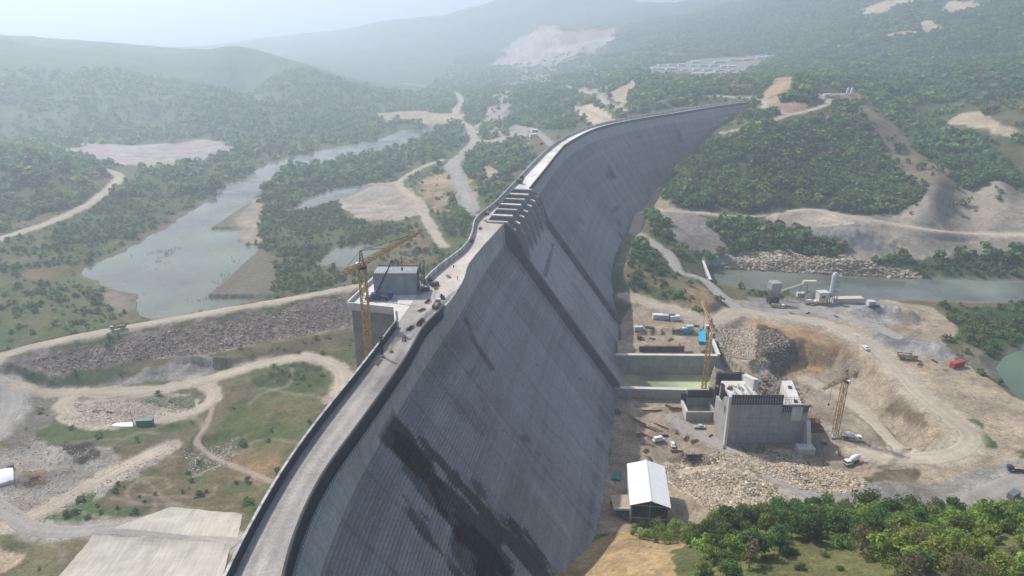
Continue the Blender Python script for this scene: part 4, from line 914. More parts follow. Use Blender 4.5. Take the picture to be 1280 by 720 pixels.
# the largest of the near ones stand as trees of their own
vis = [i for i in np.argsort(np.hypot(P1[:, 0], P1[:, 1]))[:420] if seen(P1[i], 2)][:300-NFG-8]
for i in vis:
    p = P1[i]; kn = random.choice(['light', 'low', 'low', 'mid', 'thin']); side = p[0] < 0
    plant(kn, (p[0], p[1], p[2]-.2), random.uniform(.2, .42) if kn != 'low' else random.uniform(.35, .85), random.uniform(0, 6.28),
          'low bush growing on the rough ground upstream of the dam' if side else 'low bush growing on the ground downstream of the dam',
          'bushes on the upstream ground' if side else 'bushes on the downstream ground', 'wild_bush')
P1 = np.delete(P1, vis, 0)
def mass(name, P, nq, hr, wr, leaf, pal, seed, label):
    """one body of foliage: each tree its own size, tint and turn"""
    rg = np.random.default_rng(seed); n = len(P); prot = [crown_np(nq, 1.0, 1.0, leaf, rg, 5, .35) for _ in range(8)]
    which = rg.integers(0, 8, n); H = hr[0]+(hr[1]*1.15-hr[0])*rg.random(n)**1.7; Wd = H*rg.uniform(*wr, n); a = rg.uniform(0, 6.28, n); c, s = np.cos(a), np.sin(a)
    V = np.empty((n, nq*4, 3), np.float32); Cc = np.empty((n, nq*4, 3), np.float32)
    nz = fbm(P[:, 0], P[:, 1], 55, 3, 800)+rg.normal(size=n)*.25; t = np.clip(nz*.9+.45, 0, 1); col = pal[0]*(1-t[:, None])+pal[1]*t[:, None]
    ol = rg.random(n) < .07; col[ol] = C3(.19, .155, .08); ol = rg.random(n) < .08; col[ol] = C3(.17, .22, .06); col *= np.clip(1+rg.normal(size=n)*.16, .6, 1.5)[:, None]
    for k in range(8):
        m = np.where(which == k)[0]; Q, tt = prot[k]; Q = Q.reshape(-1, 3)
        V[m, :, 0] = P[m, 0, None]+(Q[:, 0]*c[m, None]-Q[:, 1]*s[m, None])*Wd[m, None]
        V[m, :, 1] = P[m, 1, None]+(Q[:, 0]*s[m, None]+Q[:, 1]*c[m, None])*Wd[m, None]
        V[m, :, 2] = P[m, 2, None]-.15*H[m, None]+Q[:, 2]*H[m, None]
        Cc[m] = col[m, None, :]*tt.repeat(4)[None, :, None]
    o = link(name, mesh_np(name, V.reshape(-1, 3), np.arange(n*nq*4).reshape(-1, 4), np.clip(Cc.reshape(-1, 3), .008, .3), None, leafm), kind='stuff')
    o['label'] = label
G1, G2 = C3(.082, .145, .042), C3(.165, .235, .058)
Lm = P1[:, 0] < 30
mass('bushes', P1[Lm], 90, (.7, 3.2), (.8, 1.25), .13, (G1*1.1, G2*1.1), 31, 'green bushes scattered over the valley floor')
mass('shrubs', P1[~Lm], 90, (2.0, 5.0), (.8, 1.2), .13, (G1, G2*.9), 33, 'green shrubs on the slopes beside the dam foot')
hi_ = P2[:, 2] > 22
mass('woodland', P2[hi_], 56, (2.6, 9.5), (.7, 1.25), .17, (G1*.95, G2*.85), 32, 'dense green woodland on the abutment hill')
mass('thickets', P2[~hi_], 56, (1.6, 4.4), (.8, 1.2), .16, (G1, G2*.9), 35, 'green thickets along the river')
mass('forest', P3, 22, (4.0, 12.0), (.75, 1.4), .26, (G1*1.05, G2*.85), 34, 'hazy green forest over the distant hillsides')
mass('far_forest', P4, 10, (5.0, 10.0), (1.2, 1.9), .36, (G1*1.1, G2*.85), 36, 'pale hazy forest on the farthest hills')
# loose stones of the rock fill, and drowned brush in the river
ICO = bmesh.new(); bmesh.ops.create_icosphere(ICO, subdivisions=1, radius=1.0); iv = np.array([v.co for v in ICO.verts]); iff = np.array([[v.index for v in f.verts] for f in ICO.faces]); ICO.free()
def stones(name, polys, n, size, pal, label, seed):
    rg = np.random.default_rng(seed); Vs = []; Cs = []
    for pp in polys:
        P = hits(pp); l, h_ = P[:, :2].min(0), P[:, :2].max(0); q = rg.uniform(l, h_, (n, 2)); q = q[poly_sd(q[:, 0], q[:, 1], P) > 0]
        z = lookup(GZ, q[:, 0], q[:, 1]); k = len(q); s = size*np.clip(rg.lognormal(0, .42, k), .35, 2.4)
        V = iv[None]*(1+rg.normal(size=(k, len(iv), 1))*.2)*rg.uniform(.6, 1.25, (k, 1, 3)); a = rg.uniform(0, 6.28, k); c, sn = np.cos(a)[:, None], np.sin(a)[:, None]
        X = (V[..., 0]*c-V[..., 1]*sn)*s[:, None]+q[:, 0, None]; Y = (V[..., 0]*sn+V[..., 1]*c)*s[:, None]+q[:, 1, None]; Z = V[..., 2]*s[:, None]*.75+z[:, None]+.15*s[:, None]
        Vs.append(np.stack([X, Y, Z], -1)); t = rg.random(k)[:, None]; cc = (pal[0]*(1-t)+pal[1]*t)*np.clip(1+rg.normal(size=(k, 1))*.18, .5, 1.5); Cs.append(np.repeat(cc[:, None], len(iv), 1))
    V = np.concatenate(Vs); Cc = np.concatenate(Cs); k = len(V); Fq = (iff[None]+np.arange(k)[:, None, None]*len(iv)).reshape(-1, 3)
    o = link(name, mesh_np(name, V.reshape(-1, 3), Fq, np.clip(Cc.reshape(-1, 3), .02, .7), None, MATS['stepped_concrete']), kind='stuff'); o['label'] = label
stones('rock_fill', [[(790,594),(830,582),(900,566),(1000,570),(1084,602),(1078,614),(1000,612),(960,594),(930,586),(905,575),(880,572),(835,590)],
                     [(838,600),(870,590),(905,585),(960,605),(1005,632),(950,650),(900,645),(868,620)],[(890,412),(946,407),(944,450),(898,456)]], 15000, .36, (C3(.34,.27,.19), C3(.56,.48,.37)), 'pale broken rock fill spread below the works', 41)
stones('riprap', [[(925,312),(1010,321),(1152,344),(1152,349),(1000,341),(905,335),(922,322)]], 9000, .8, (C3(.30,.24,.17), C3(.50,.42,.32)), 'pale riprap stones lining the far river bank', 42)
stones('slope_rocks', [[(30,452),(100,433),(250,407),(432,372),(440,408),(300,434),(180,450),(60,464)]], 16000, .36, (C3(.22,.17,.13), C3(.42,.335,.265)), 'brown rocks covering the dry face of the cofferdam', 43)
stones('rubble', [[(944,414),(974,411),(988,436),(976,462),(952,460),(942,438)],[(950,470),(985,472),(1008,510),(990,516),(955,498)],[(850,566),(890,570),(896,580),(858,582)]], 2600, .38, (C3(.12,.092,.07), C3(.36,.29,.22)), 'dark broken rubble around the excavation', 44)
stones('spoil_stones', [[(0,560),(40,545),(110,560),(150,580),(215,555),(224,562),(150,604),(60,654),(0,640)],[(80,505),(240,495),(246,512),(140,532),(80,530)],[(225,560),(300,545),(290,580),(240,600)]], 2600, .22, (C3(.3,.26,.21), C3(.50,.45,.38)), 'small stones strewn over the bare upstream ground', 45)
rg = np.random.default_rng(51); Vs = []; k = 0
bp = atz(*np.array([(165,300),(215,310),(260,318),(330,330),(334,352),(280,372),(190,380),(175,345)]).T, RIV_Z); l, h_ = bp[:, :2].min(0), bp[:, :2].max(0)
q = rg.uniform(l, h_, (5200, 2)); q = q[(poly_sd(q[:, 0], q[:, 1], bp) > -3)]; q = q[fbm(q[:, 0], q[:, 1], 30, 3, 52)+fbm(q[:, 0], q[:, 1], 9, 2, 53)*.5 > .22]
b = MB()
for x, y in q:
    for _ in range(3):
        a = rg.uniform(0, 6.28); d = rg.uniform(.2, 1.0); b.cyl((x, y, RIV_Z-.3), (x+math.cos(a)*d, y+math.sin(a)*d, RIV_Z+rg.uniform(.5, 1.8)), .06, .03, 3)
o = b.build('drowned_brush', mat('dead_twigs', (.15, .12, .095), .95, 0, .3, 1.0)); o['kind'] = 'stuff'; o['label'] = 'dead brush standing in the shallow river water'
# ------------------------------------------------------------------ helpers for things that stand on the ground
def G(u, v): return hit(u, v)[0]
def gz(x, y): return float(lookup(GZ, np.array([x]), np.array([y]))[0])
def dirpx(a, b):                        # heading of a line between two pixels on the ground
    p, q = G(*a), G(*b); return math.atan2(q[1]-p[1], q[0]-p[0])
PAINT = {}
def paint(name, c): return mat(name, c, .45, 0, .08)
red = paint('red_paint', (.42, .05, .04)); blue = paint('blue_paint', (.06, .16, .42)); navy = paint('navy_paint', (.035, .045, .13)); green = paint('green_paint', (.05, .16, .11)); cream = paint('cream_paint', (.62, .56, .45)); tan = paint('tan_paint', (.46, .33, .17)); silver = paint('silver_paint', (.55, .56, .58))
cyan = mat('blue_sheet', (.05, .36, .58), .6, 0, .15, 1.5)
def wheels(t, spots, r=.5, w=.32):
    for x, y in spots:
        o = MB().cyl((x, y-w/2, r), (x, y+w/2, r), r, None, 12).build('wheel', tyre, t); MB().cyl((x, y-w/2-.02, r), (x, y+w/2+.02, r), r*.5, None, 10).build('rim', silver, o)
def car(p, rz, m, label, kind='car', group=None):
    t = thing({'car': 'parked_car', 'pickup': 'pickup_truck', 'van': 'parked_van'}[kind], label, {'car': 'car', 'pickup': 'pickup', 'van': 'van'}[kind], tuple(p), rz, group)
    L_, w, h = {'car': (4.5, 1.8, 1.5), 'pickup': (5.3, 1.9, 1.8), 'van': (5.6, 2.0, 2.3)}[kind]
    b = MB().box((0, 0, .72), (L_, w, .62)); b.build('body', m, t, .08)
    if kind == 'pickup':
        MB().box((.45, 0, 1.4), (2.2, w*.94, .75), taper=.86).build('cabin', m, t, .05)
        c = MB(); c.box((-1.7, w/2-.06, 1.2), (1.8, .1, .4)); c.box((-1.7, -w/2+.06, 1.2), (1.8, .1, .4)); c.box((-2.58, 0, 1.2), (.1, w, .4)); c.box((-1.7, 0, 1.04), (1.8, w-.2, .06)); c.build('cargo_bed', m, t)
        gx = (1.62, -.62)
    elif kind == 'van': MB().box((-.35, 0, 1.6), (4.4, w*.96, 1.3), taper=.92).build('cabin', m, t, .1); gx = (1.86, -2.5)
    else: MB().box((-.2, 0, 1.27), (2.5, w*.9, .55), taper=.78).build('cabin', m, t, .06); gx = (1.0, -1.36)
    zc = {'car': 1.27, 'pickup': 1.45, 'van': 1.95}[kind]
    MB().box((gx[0]-.02, 0, zc), (.12, w*.76, .42)).build('windscreen', glass, t); MB().box((gx[1]+.1, 0, zc), (.12, w*.7, .36)).build('rear_window', glass, t)
    for s in (-1, 1): MB().box(((gx[0]+gx[1])/2, s*w*.445, zc), ((gx[0]-gx[1])*.62, .06, .34)).build('side_window', glass, t)
    for s in (-1, 1): MB().box((L_/2, s*w*.36, .78), (.06, .32, .16)).build('headlight', silver, t)
    wheels(t, [(L_*.31, w/2-.1), (L_*.31, -w/2+.1), (-L_*.31, w/2-.1), (-L_*.31, -w/2+.1)], .36, .24); return t
def truck(p, rz, mc, mb, label, kind, name, cat_, group=None, sc=1.0):
    t = thing(name, label, cat_, tuple(p), rz, group); t.scale = (sc,)*3
    MB().box((-.4, 0, .95), (7.8, .9, .3)).build('chassis', dark, t)
    MB().box((3.0, 0, 1.95), (1.9, 2.4, 1.9), taper=.93).build('cab', mc, t, .1)
    MB().box((3.93, 0, 2.3), (.1, 2.0, .8)).build('windscreen', glass, t); MB().box((3.98, 0, 1.05), (.2, 2.4, .45)).build('bumper', dark, t)
    for s in (-1, 1): MB().box((3.1, s*1.17, 2.3), (1.0, .08, .6)).build('side_window', glass, t); MB().box((4.06, s*.85, 1.25), (.06, .35, .22)).build('headlight', silver, t)
    if kind == 'dump':
        b = MB(); b.add([(-4.3,-1.25,1.25),(1.7,-1.25,1.25),(1.7,1.25,1.25),(-4.3,1.25,1.25),(-4.6,-1.35,2.55),(1.9,-1.35,2.75),(1.9,1.35,2.75),(-4.6,1.35,2.55)], [(0,3,2,1),(0,1,5,4),(1,2,6,5),(2,3,7,6),(3,0,4,7)]); bo = b.build('dump_body', mb, t)
        MB().box((-1.2, 0, 2.25), (5.4, 2.3, .5), taper=.55).build('load', mat('spoil_load', (.3, .25, .19), .95, 0, .3, 2.0), t)
    elif kind == 'mixer':
        prof = [(.35, 0), (.75, .25), (1.2, 1.3), (1.28, 2.6), (1.0, 3.9), (.5, 4.9), (.42, 5.1)]
        b = MB().lathe(prof, n=16); a = math.radians(78); b.v = [(1.3-(z*math.sin(a))-x*math.cos(a)*0+(-x)*math.cos(a)*.0, y, 2.25+z*math.cos(a)+x*1.0) for x, y, z in b.v]; dr = b.build('drum', mb, t, smooth=True)
        h = MB(); h.add([(-3.6,-.6,3.3),(-4.4,-.6,3.3),(-4.4,.6,3.3),(-3.6,.6,3.3),(-3.5,-.9,4.2),(-4.7,-.9,4.2),(-4.7,.9,4.2),(-3.5,.9,4.2)], [(0,1,5,4),(1,2,6,5),(2,3,7,6),(3,0,4,7)]); h.build('hopper', mb, t); MB().beam((-4.2, 0, 2.6), (-5.1, 0, 1.4), .5, .3).build('chute', steel, t)
        MB().box((1.6, 0, 1.9), (.5, 2.0, 1.3)).build('water_tank', mb, t)
    elif kind == 'flat':
        MB().box((-1.3, 0, 1.3), (5.9, 2.45, .25)).build('flatbed', mb, t); c = MB()
        for s in (-1, 1): c.box((-1.3, s*1.2, 1.65), (5.9, .08, .45))
        c.box((1.6, 0, 1.9), (.1, 2.4, 1.0)); c.box((-4.2, 0, 1.65), (.08, 2.4, .45)); c.build('side_boards', mb, t); MB().box((-1.5, 0, 1.75), (4.6, 2.0, .6), taper=.8).build('load', timber, t)
    elif kind == 'box': MB().box((-1.3, 0, 2.35), (5.9, 2.45, 2.3)).build('cargo_box', mb, t, .05)
    wheels(t, [(x, s*1.0) for x in (2.8, -1.6, -2.9) for s in (-1, 1)], .52, .4); return t
def digger(p, rz, m, label, name='tracked_excavator', cat_='excavator', sc=1.0, arm=1.0, group=None):
    t = thing(name, label, cat_, tuple(p), rz, group); t.scale = (sc,)*3
    for s in (-1, 1): MB().add([(-2,s*1.2-.3,.35),(-1.6,s*1.2-.3,0),(1.6,s*1.2-.3,0),(2,s*1.2-.3,.35),(1.7,s*1.2-.3,.85),(-1.7,s*1.2-.3,.85)]+[(-2,s*1.2+.3,.35),(-1.6,s*1.2+.3,0),(1.6,s*1.2+.3,0),(2,s*1.2+.3,.35),(1.7,s*1.2+.3,.85),(-1.7,s*1.2+.3,.85)], [(0,1,2,3,4,5),(11,10,9,8,7,6)]+[(i,6+i,6+(i+1)%6,(i+1)%6) for i in range(6)]).build('track', dark, t)
    MB().box((-.5, 0, 1.45), (3.4, 2.5, 1.0)).build('body', m, t, .12); MB().box((.6, .75, 2.35), (1.4, 1.0, 1.1), taper=.85).build('cab', m, t, .06); MB().box((1.28, .75, 2.4), (.08, .8, .7)).build('windscreen', glass, t)
    b = MB(); b.beam((1, -.2, 1.6), (3.4*arm, -.2, 4.4*arm), .55, .4); b.beam((3.4*arm, -.2, 4.4*arm), (6.0*arm, -.2, 3.2*arm), .5, .38); bo = b.build('boom', m, t)
    MB().beam((6.0*arm, -.2, 3.2*arm), (6.3*arm, -.2, 1.2), .4, .3).build('stick', m, t); MB().add([(6.3*arm-.5,-.8,1.3),(6.3*arm+.5,-.8,1.1),(6.3*arm,-.8,.2),(6.3*arm-.5,.4,1.3),(6.3*arm+.5,.4,1.1),(6.3*arm,.4,.2)], [(0,1,2),(5,4,3),(0,3,4,1),(1,4,5,2),(2,5,3,0)]).build('bucket', dark, t); return t
def container(p, rz, m, label, d=(6.1, 2.45, 2.6), group=None, name='shipping_container', cat_='container'):
    t = thing(name, label, cat_, tuple(p), rz, group); L_, w, h = d; b = MB().box((0, 0, h/2+.1), (L_, w, h)); n = int(L_/.5)
    for k in range(n): b.box((-L_/2+.3+k*(L_-.6)/(n-1), w/2+.03, h/2+.1), (.2, .06, h*.9)); b.box((-L_/2+.3+k*(L_-.6)/(n-1), -w/2-.03, h/2+.1), (.2, .06, h*.9))
    b.build('shell', m, t); MB().box((L_/2+.03, 0, h/2+.1), (.06, w*.9, h*.92)).build('door', m, t); MB().box((0, 0, h+.13), (L_*1.02, w*1.03, .06)).build('roof', m, t); return t
def cabin(p, rz, m, rm, label, d=(6, 2.5, 2.7), group=None):
    t = thing('site_cabin', label, 'cabin', tuple(p), rz, group); L_, w, h = d; MB().box((0, 0, h/2), d).build('wall', m, t)
    MB().wall([(-w/2-.2, 0), (w/2+.2, 0), (0, .5)], (-L_/2-.2, 0, h), (0, 1), .01).v; r = MB(); r.add([(-L_/2-.2,-w/2-.25,h),(L_/2+.2,-w/2-.25,h),(L_/2+.2,0,h+.6),(-L_/2-.2,0,h+.6),(-L_/2-.2,w/2+.25,h),(L_/2+.2,w/2+.25,h)], [(0,1,2,3),(3,2,5,4),(0,3,4),(1,5,2),(0,4,5,1)]); r.build('roof', rm, t)
    MB().box((L_*.2, -w/2-.02, 1.05), (.95, .06, 2.1)).build('door', dark, t)
    for x in (-.28, -.02): MB().box((L_*x, -w/2-.02, 1.6), (1.1, .06, .9)).build('window', glass, t)
    return t
def tower_crane(base, ztop, az, jl, cl, w, label, tilt=0.0, m=yellow):
    t = thing('tower_crane', label, 'crane', tuple(base), 0); H = ztop-base[2]; d = np.array([math.cos(az), math.sin(az), 0])
    MB().box((0, 0, .3), (w*2.2, w*2.2, 1.6)).build('base_block', conc, t)
    MB().lattice((0, 0, 1.1), (0, 0, H), w, max(6, int(H/(w*1.15))), .30).build('mast', m, t)
    MB().cyl((0, 0, H), (0, 0, H+1.0), w*.75, None, 14).build('slewing_ring', dark, t)
    MB().lattice((0, 0, H+1), (0, 0, H+w*2.9), w*.8, 3, .24, .3).build('tower_head', m, t)
    e = d*jl+np.array([0, 0, H+1.6+jl*math.tan(tilt)]); MB().lattice(d*1.2+np.array([0, 0, H+1.6]), e, w*.62, max(6, int(jl/2.2)), .24, w*.45).build('jib', m, t)
    ce = -d*cl+np.array([0, 0, H+1.5]); MB().lattice(-d*.8+np.array([0, 0, H+1.5]), ce, w*.55, max(3, int(cl/2)), .22).build('counter_jib', m, t)
    b = MB(); b.box((ce[0]*.88, ce[1]*.88, H+.6), (2.0, 1.3, 2.6), az); b.build('counterweight', conc, t)
    n_ = np.array([-d[1], d[0], 0]); cpos = n_*w*.9+d*.8; cb = MB().box((cpos[0], cpos[1], H+.4), (1.6, 1.4, 2.0), az).build('operator_cab', white, t); MB().box((cpos[0]+d[0]*.8, cpos[1]+d[1]*.8, H+.6), (.1, 1.2, 1.2), az).build('cab_window', glass, cb)
    r = MB(); tp = (0, 0, H+w*2.85)
    for q in (d*jl*.4+np.array([0, 0, H+2+jl*.4*math.tan(tilt)]), d*jl*.8+np.array([0, 0, H+2+jl*.8*math.tan(tilt)]), ce): r.cyl(tp, q, .09, None, 4)
    r.build('tie_rods', dark, t); k = .62; q = d*jl*k+np.array([0, 0, H+1.1+jl*k*math.tan(tilt)]); h = MB(); h.cyl(q, q-np.array([0, 0, min(H*.4, 9)]), .07, None, 4); h.box(q-np.array([0, 0, min(H*.4, 9)+.5]), (.6, .5, 1.0)); h.build('hook', dark, t); return t
# ------------------------------------------------------------------ cranes
pl_ = atz(452, 330, 119.0); bx_, by_ = float(pl_[0]), float(pl_[1]); je = atz(526, 282, 121.0)
tower_crane((bx_, by_, gz(bx_, by_)), 117.5, math.atan2(je[1]-by_, je[0]-bx_), math.hypot(je[0]-bx_, je[1]-by_), 12, 2.1, 'very tall yellow tower crane standing against the upstream side of the intake tower')
p = G(1043, 546); j0 = atr(1055, 472, math.hypot(p[0], p[1])); zt = float(j0[2]); je = atz(1026, 488, zt)
tower_crane(p, zt-1.5, math.atan2(je[1]-p[1], je[0]-p[0]), 17, 9, 2.0, 'yellow tower crane standing beside the excavation with its short jib towards the camera')
p = G(879, 492); j0 = atr(884, 408, math.hypot(p[0], p[1])); zt = float(j0[2])
tower_crane(p, zt-1.0, math.radians(83), 32, 10, 1.9, 'yellow tower crane standing at the corner of the stilling basin beside blue sheeting')
# mobile crane on the intake deck
p = atz(474, 374.5, 100.0); t = thing('mobile_crane', 'dark blue truck mounted crane with raised boom on the intake deck', 'crane', (float(p[0]), float(p[1]), 100.0), math.radians(4))
MB().box((0, 0, 1.0), (9.2, 2.4, .7)).build('chassis', navy, t, .06); MB().box((4.0, 0, 2.0), (1.8, 2.4, 1.6), taper=.92).build('cab', navy, t, .08); MB().box((4.86, 0, 2.2), (.1, 2.0, .7)).build('windscreen', glass, t)
MB().box((-1.2, 0, 1.9), (3.0, 2.2, 1.2)).build('turret', navy, t, .08)
q = atz(491, 324, 100); top = atr(490.5, 325, math.hypot(p[0], p[1])+2.0); v_ = np.array(top)-np.array([p[0], p[1], 100.0]); v_ = Matrix.Rotation(-math.radians(4), 3, 'Z') @ Vector(v_)
s0 = Vector((-.8, 0, 2.4)); b = MB()
for k, w_ in enumerate((.75, .6, .45)): b.beam(tuple(s0.lerp(v_, k/3)), tuple(s0.lerp(v_, (k+1)/3)), w_)
b.build('boom', navy, t); MB().beam((.6, 0, 1.9), tuple(s0.lerp(v_, .28)), .28).build('lift_ram', steel, t); MB().cyl(tuple(v_), tuple(v_-Vector((0, 0, 5))), .05, None, 4).build('hoist_cable', dark, t)
o = MB()
for x in (-3.8, 2.2):
    for s in (-1, 1): o.beam((x, s*1.1, .9), (x, s*2.5, .7), .25); o.beam((x, s*2.5, .8), (x, s*2.5, 0), .22); o.box((x, s*2.5, .06), (.6, .6, .1))
o.build('outriggers', steel, t); wheels(t, [(x, s*1.05) for x in (3.4, 1.2, -2.4, -3.6) for s in (-1, 1)], .52, .4)
# ------------------------------------------------------------------ on the crest
def crest(u, v): q = atz(u, v, 100.03); return (float(q[0]), float(q[1]), 100.03)
CRZ = lambda a, b: math.atan2(atz(*b, 100)[1]-atz(*a, 100)[1], atz(*b, 100)[0]-atz(*a, 100)[0])
truck(crest(546, 383), CRZ((540, 390), (560, 362)), white, steel, 'small white flatbed truck parked on the crest road by the downstream edge', 'flat', 'flatbed_truck', 'truck', sc=.72)
digger(crest(553, 373), CRZ((540, 390), (560, 362))+.5, dark, 'small dark loader standing just ahead of the white flatbed truck on the crest', 'compact_loader', 'loader', .5, .6)
digger(crest(608, 268), CRZ((600, 280), (615, 262))+2.2, tan, 'brown backhoe digger working on the crest beside the spillway bays', 'backhoe_digger', 'excavator', .62, .7)
truck(crest(648, 229), CRZ((640, 240), (660, 210))+.9, green, green, 'green truck standing across the crest road beyond the spillway bays', 'box', 'box_truck', 'truck', sc=.8)
car(crest(677, 181), CRZ((672, 192), (690, 172)), red, 'red van on the bright far stretch of the crest road', 'van')
container(crest(651, 224), .7, dark, 'dark steel box lying beside the green truck on the crest', (3.2, 2.2, 2.0), name='steel_skip', cat_='skip')
p = crest(478, 446); t = thing('lighting_mast', 'dark upright mast on the crest road among loose timbers', 'mast', p); MB().box((0, 0, .25), (1.0, 1.0, .5)).build('base', conc, t); MB().lattice((0, 0, .5), (0, 0, 6.2), .5, 8, .12).build('mast', dark, t); MB().box((0, 0, 6.3), (1.2, .3, .4)).build('lamp', dark, t)
def bundle(p, rz, m, n, L_, label, name, cat_, r=.08, group=None, spread_=1.2, h=.5):
    t = thing(name, label, cat_, tuple(p), rz, group); b = MB()
    for k in range(n): y = random.uniform(-spread_/2, spread_/2); z = random.uniform(.1, h)*(1-abs(y)/spread_); a = random.uniform(-.08, .08); l = L_*random.uniform(.75, 1)/2; b.beam((-l, y-a*l, z+.05), (l, y+a*l, z+.05), r)
    b.build(name.split('_')[0]+'_bars' if 'bar' in name else 'pieces', m, t); 
    for x in (-L_*.3, L_*.3): MB().box((x, 0, .06), (.15, spread_*1.1, .12)).build('bearer', timber, t)
    return t
bundle(crest(473, 453), CRZ((470, 460), (485, 440)), timber, 14, 4.5, 'loose heap of timbers on the crest road beside the dark mast', 'timber_heap', 'timber')
bundle(crest(526, 404), CRZ((515, 420), (535, 398)), rust, 26, 5.5, 'rusty heap of bars where the tall shutters of the crest end', 'bar_heap', 'steel bars', .1, None, 1.6, 1.3)
for k, (u, v, rz, lb) in enumerate([(541,352,.5,'dark stack of shutter panels beside the hoist block, farthest of three'),(549,357,.6,'dark stack of shutter panels on the crest, middle one of three'),(538,364,.2,'dark stack of shutter panels beside the hoist block, nearest of three')]):
    t = thing('panel_stack', lb, 'panel stack', crest(u-6, v), rz, 'shutter panel stacks by the hoist block')
    for q in range(4): MB().box((random.uniform(-.1, .1), random.uniform(-.1, .1), .2+q*.34), (3.4-.2*k, 1.5, .26), random.uniform(-.06, .06)).build('panel', dark if q % 2 else steel, t)
for u, v, lb in [(567,336,'person in dark clothes walking at the downstream edge of the crest'),(572,350,'person in an orange vest standing on the crest road')]:
    p = crest(u, v); bm = MB(); t = None
    skin = bpy.data.meshes.new('person'); vs_ = [(0,0,.95),(0,0,1.2),(0,0,1.42),(0,0,1.52),(0,.02,1.68),(.1,0,.9),(.12,.03,.5),(.12,0,.05),(-.1,0,.9),(-.12,-.05,.5),(-.12,-.02,.05),(.22,0,1.4),(.27,0,1.12),(.25,.08,.86),(-.22,0,1.4),(-.27,0,1.12),(-.25,.08,.86),(.12,.15,.03),(-.12,.13,.03)]
    es_ = [(0,1),(1,2),(2,3),(3,4),(0,5),(5,6),(6,7),(0,8),(8,9),(9,10),(2,11),(11,12),(12,13),(2,14),(14,15),(15,16),(7,17),(10,18)]
    rd_ = [.16,.15,.15,.065,.115,.1,.075,.05,.1,.075,.05,.065,.05,.04,.065,.05,.04,.045,.045]
    skin.from_pydata(vs_, es_, []); o = link('person', skin); o.location = p; o.rotation_euler = (0, 0, random.uniform(0, 6)); md = o.modifiers.new('skin', 'SKIN')
    for q, r in zip(skin.skin_vertices[0].data, rd_): q.radius = (r, r)
    skin.skin_vertices[0].data[0].use_root = True; sb = o.modifiers.new('sub', 'SUBSURF'); sb.levels = 1; sb.render_levels = 1
    skin.materials.append(mat('work_clothes', (.05, .06, .09), .9) if 'dark' in lb else mat('orange_vest', (.6, .18, .04), .9)); tag(o, lb, 'person'); MB().lathe([(.02, 1.80), (.115, 1.77), (.13, 1.70)], (0, .02, 0), 10).build('helmet', white, o)
cl = [(513,411,'dark'),(560,346,'pale'),(590,302,'rusty'),(600,286,'dark'),(535,378,'rusty'),(527,388,'pale'),(622,256,'rusty'),(634,246,'dark'),(607,276,'pale'),(505,424,'rusty'),(488,438,'pale'),(545,360,'rusty')]
for k, (u, v, c) in enumerate(cl):
    m_ = {'dark': conc_d, 'pale': timber, 'rusty': rust}[c]; bundle(crest(u, v), CRZ((500, 440), (600, 290))+random.uniform(-.6, .6), m_, 14, random.uniform(2.4, 4.5), {'dark': 'dark', 'pale': 'pale brown', 'rusty': 'rusty'}[c]+' heap of building material on the bright middle stretch of the crest road', 'material_heap', 'material', .12, 'material heaps on the crest road', random.uniform(1.0, 1.8), random.uniform(.5, 1.1))
# ------------------------------------------------------------------ upstream ground
truck(atz(148, 412, COFZ+.15), math.atan2(COF[60][1]-COF[50][1], COF[60][0]-COF[50][0])+math.pi, mat('dusty_grey_paint', (.3, .31, .32), .6), steel, 'grey dump truck driving along the cofferdam road above the river', 'dump', 'dump_truck', 'truck')
container(G(182, 531), .12, green, 'dark green site container on the dirt clearing beside a thin pole', (7.4, 2.6, 2.9))
p = G(167, 532); t = thing('wooden_pole', 'thin dark pole with a short crossarm on the dirt clearing', 'pole', tuple(p)); MB().cyl((0, 0, -.5), (0, 0, 8.0), .16, .1, 8).build('pole', timber, t); MB().box((0, 0, 7.2), (1.8, .12, .14)).build('crossarm', timber, t); MB().box((.0, 0, 3.2), (4.6, .1, .12), .1).build('rail', timber, t)
def drape(name, label, cat_, q, nu, nv, h, m, skirt=2.5, col_=None):
    """a thin slab that follows the ground between four pixels of its outline"""
    a, b, c, d = [np.array(x, float) for x in q]; U = np.linspace(0, 1, nu); Vv = np.linspace(0, 1, nv)
    px_ = np.array([[(a*(1-s)+b*s)*(1-r)+(d*(1-s)+c*s)*r for s in U] for r in Vv]).reshape(-1, 2); px_ += np.random.default_rng(4).normal(size=px_.shape)*.25
    P = hit(px_[:, 0], px_[:, 1]); P[:, 2] = gsm(P[:, 2:3], 2.0)[:, 0]*.3+P[:, 2]*.7+h; b_ = MB(); n = nu*nv
    edge = list(range(nu))+[r*nu+nu-1 for r in range(1, nv)]+[n-2-k for k in range(nu-1)]+[r*nu for r in range(nv-2, 0, -1)]
    b_.add(list(P)+[P[i]-np.array([0, 0, skirt]) for i in edge], [tuple(f) for f in gridfaces(nv, nu)]+[(edge[k], edge[(k+1) % len(edge)], n+(k+1) % len(edge), n+k) for k in range(len(edge))])
    ce = P.mean(0); t = thing(name, label, cat_, (float(ce[0]), float(ce[1]), float(ce[2]))); b_.v = [(x-ce[0], y-ce[1], z-ce[2]) for x, y, z in b_.v]; me = b_.mesh('slab', m)
    bm = bmesh.new(); bm.from_mesh(me); bmesh.ops.recalc_face_normals(bm, faces=bm.faces); bm.to_mesh(me); bm.free(); link('slab', me, t); return t, P, ce
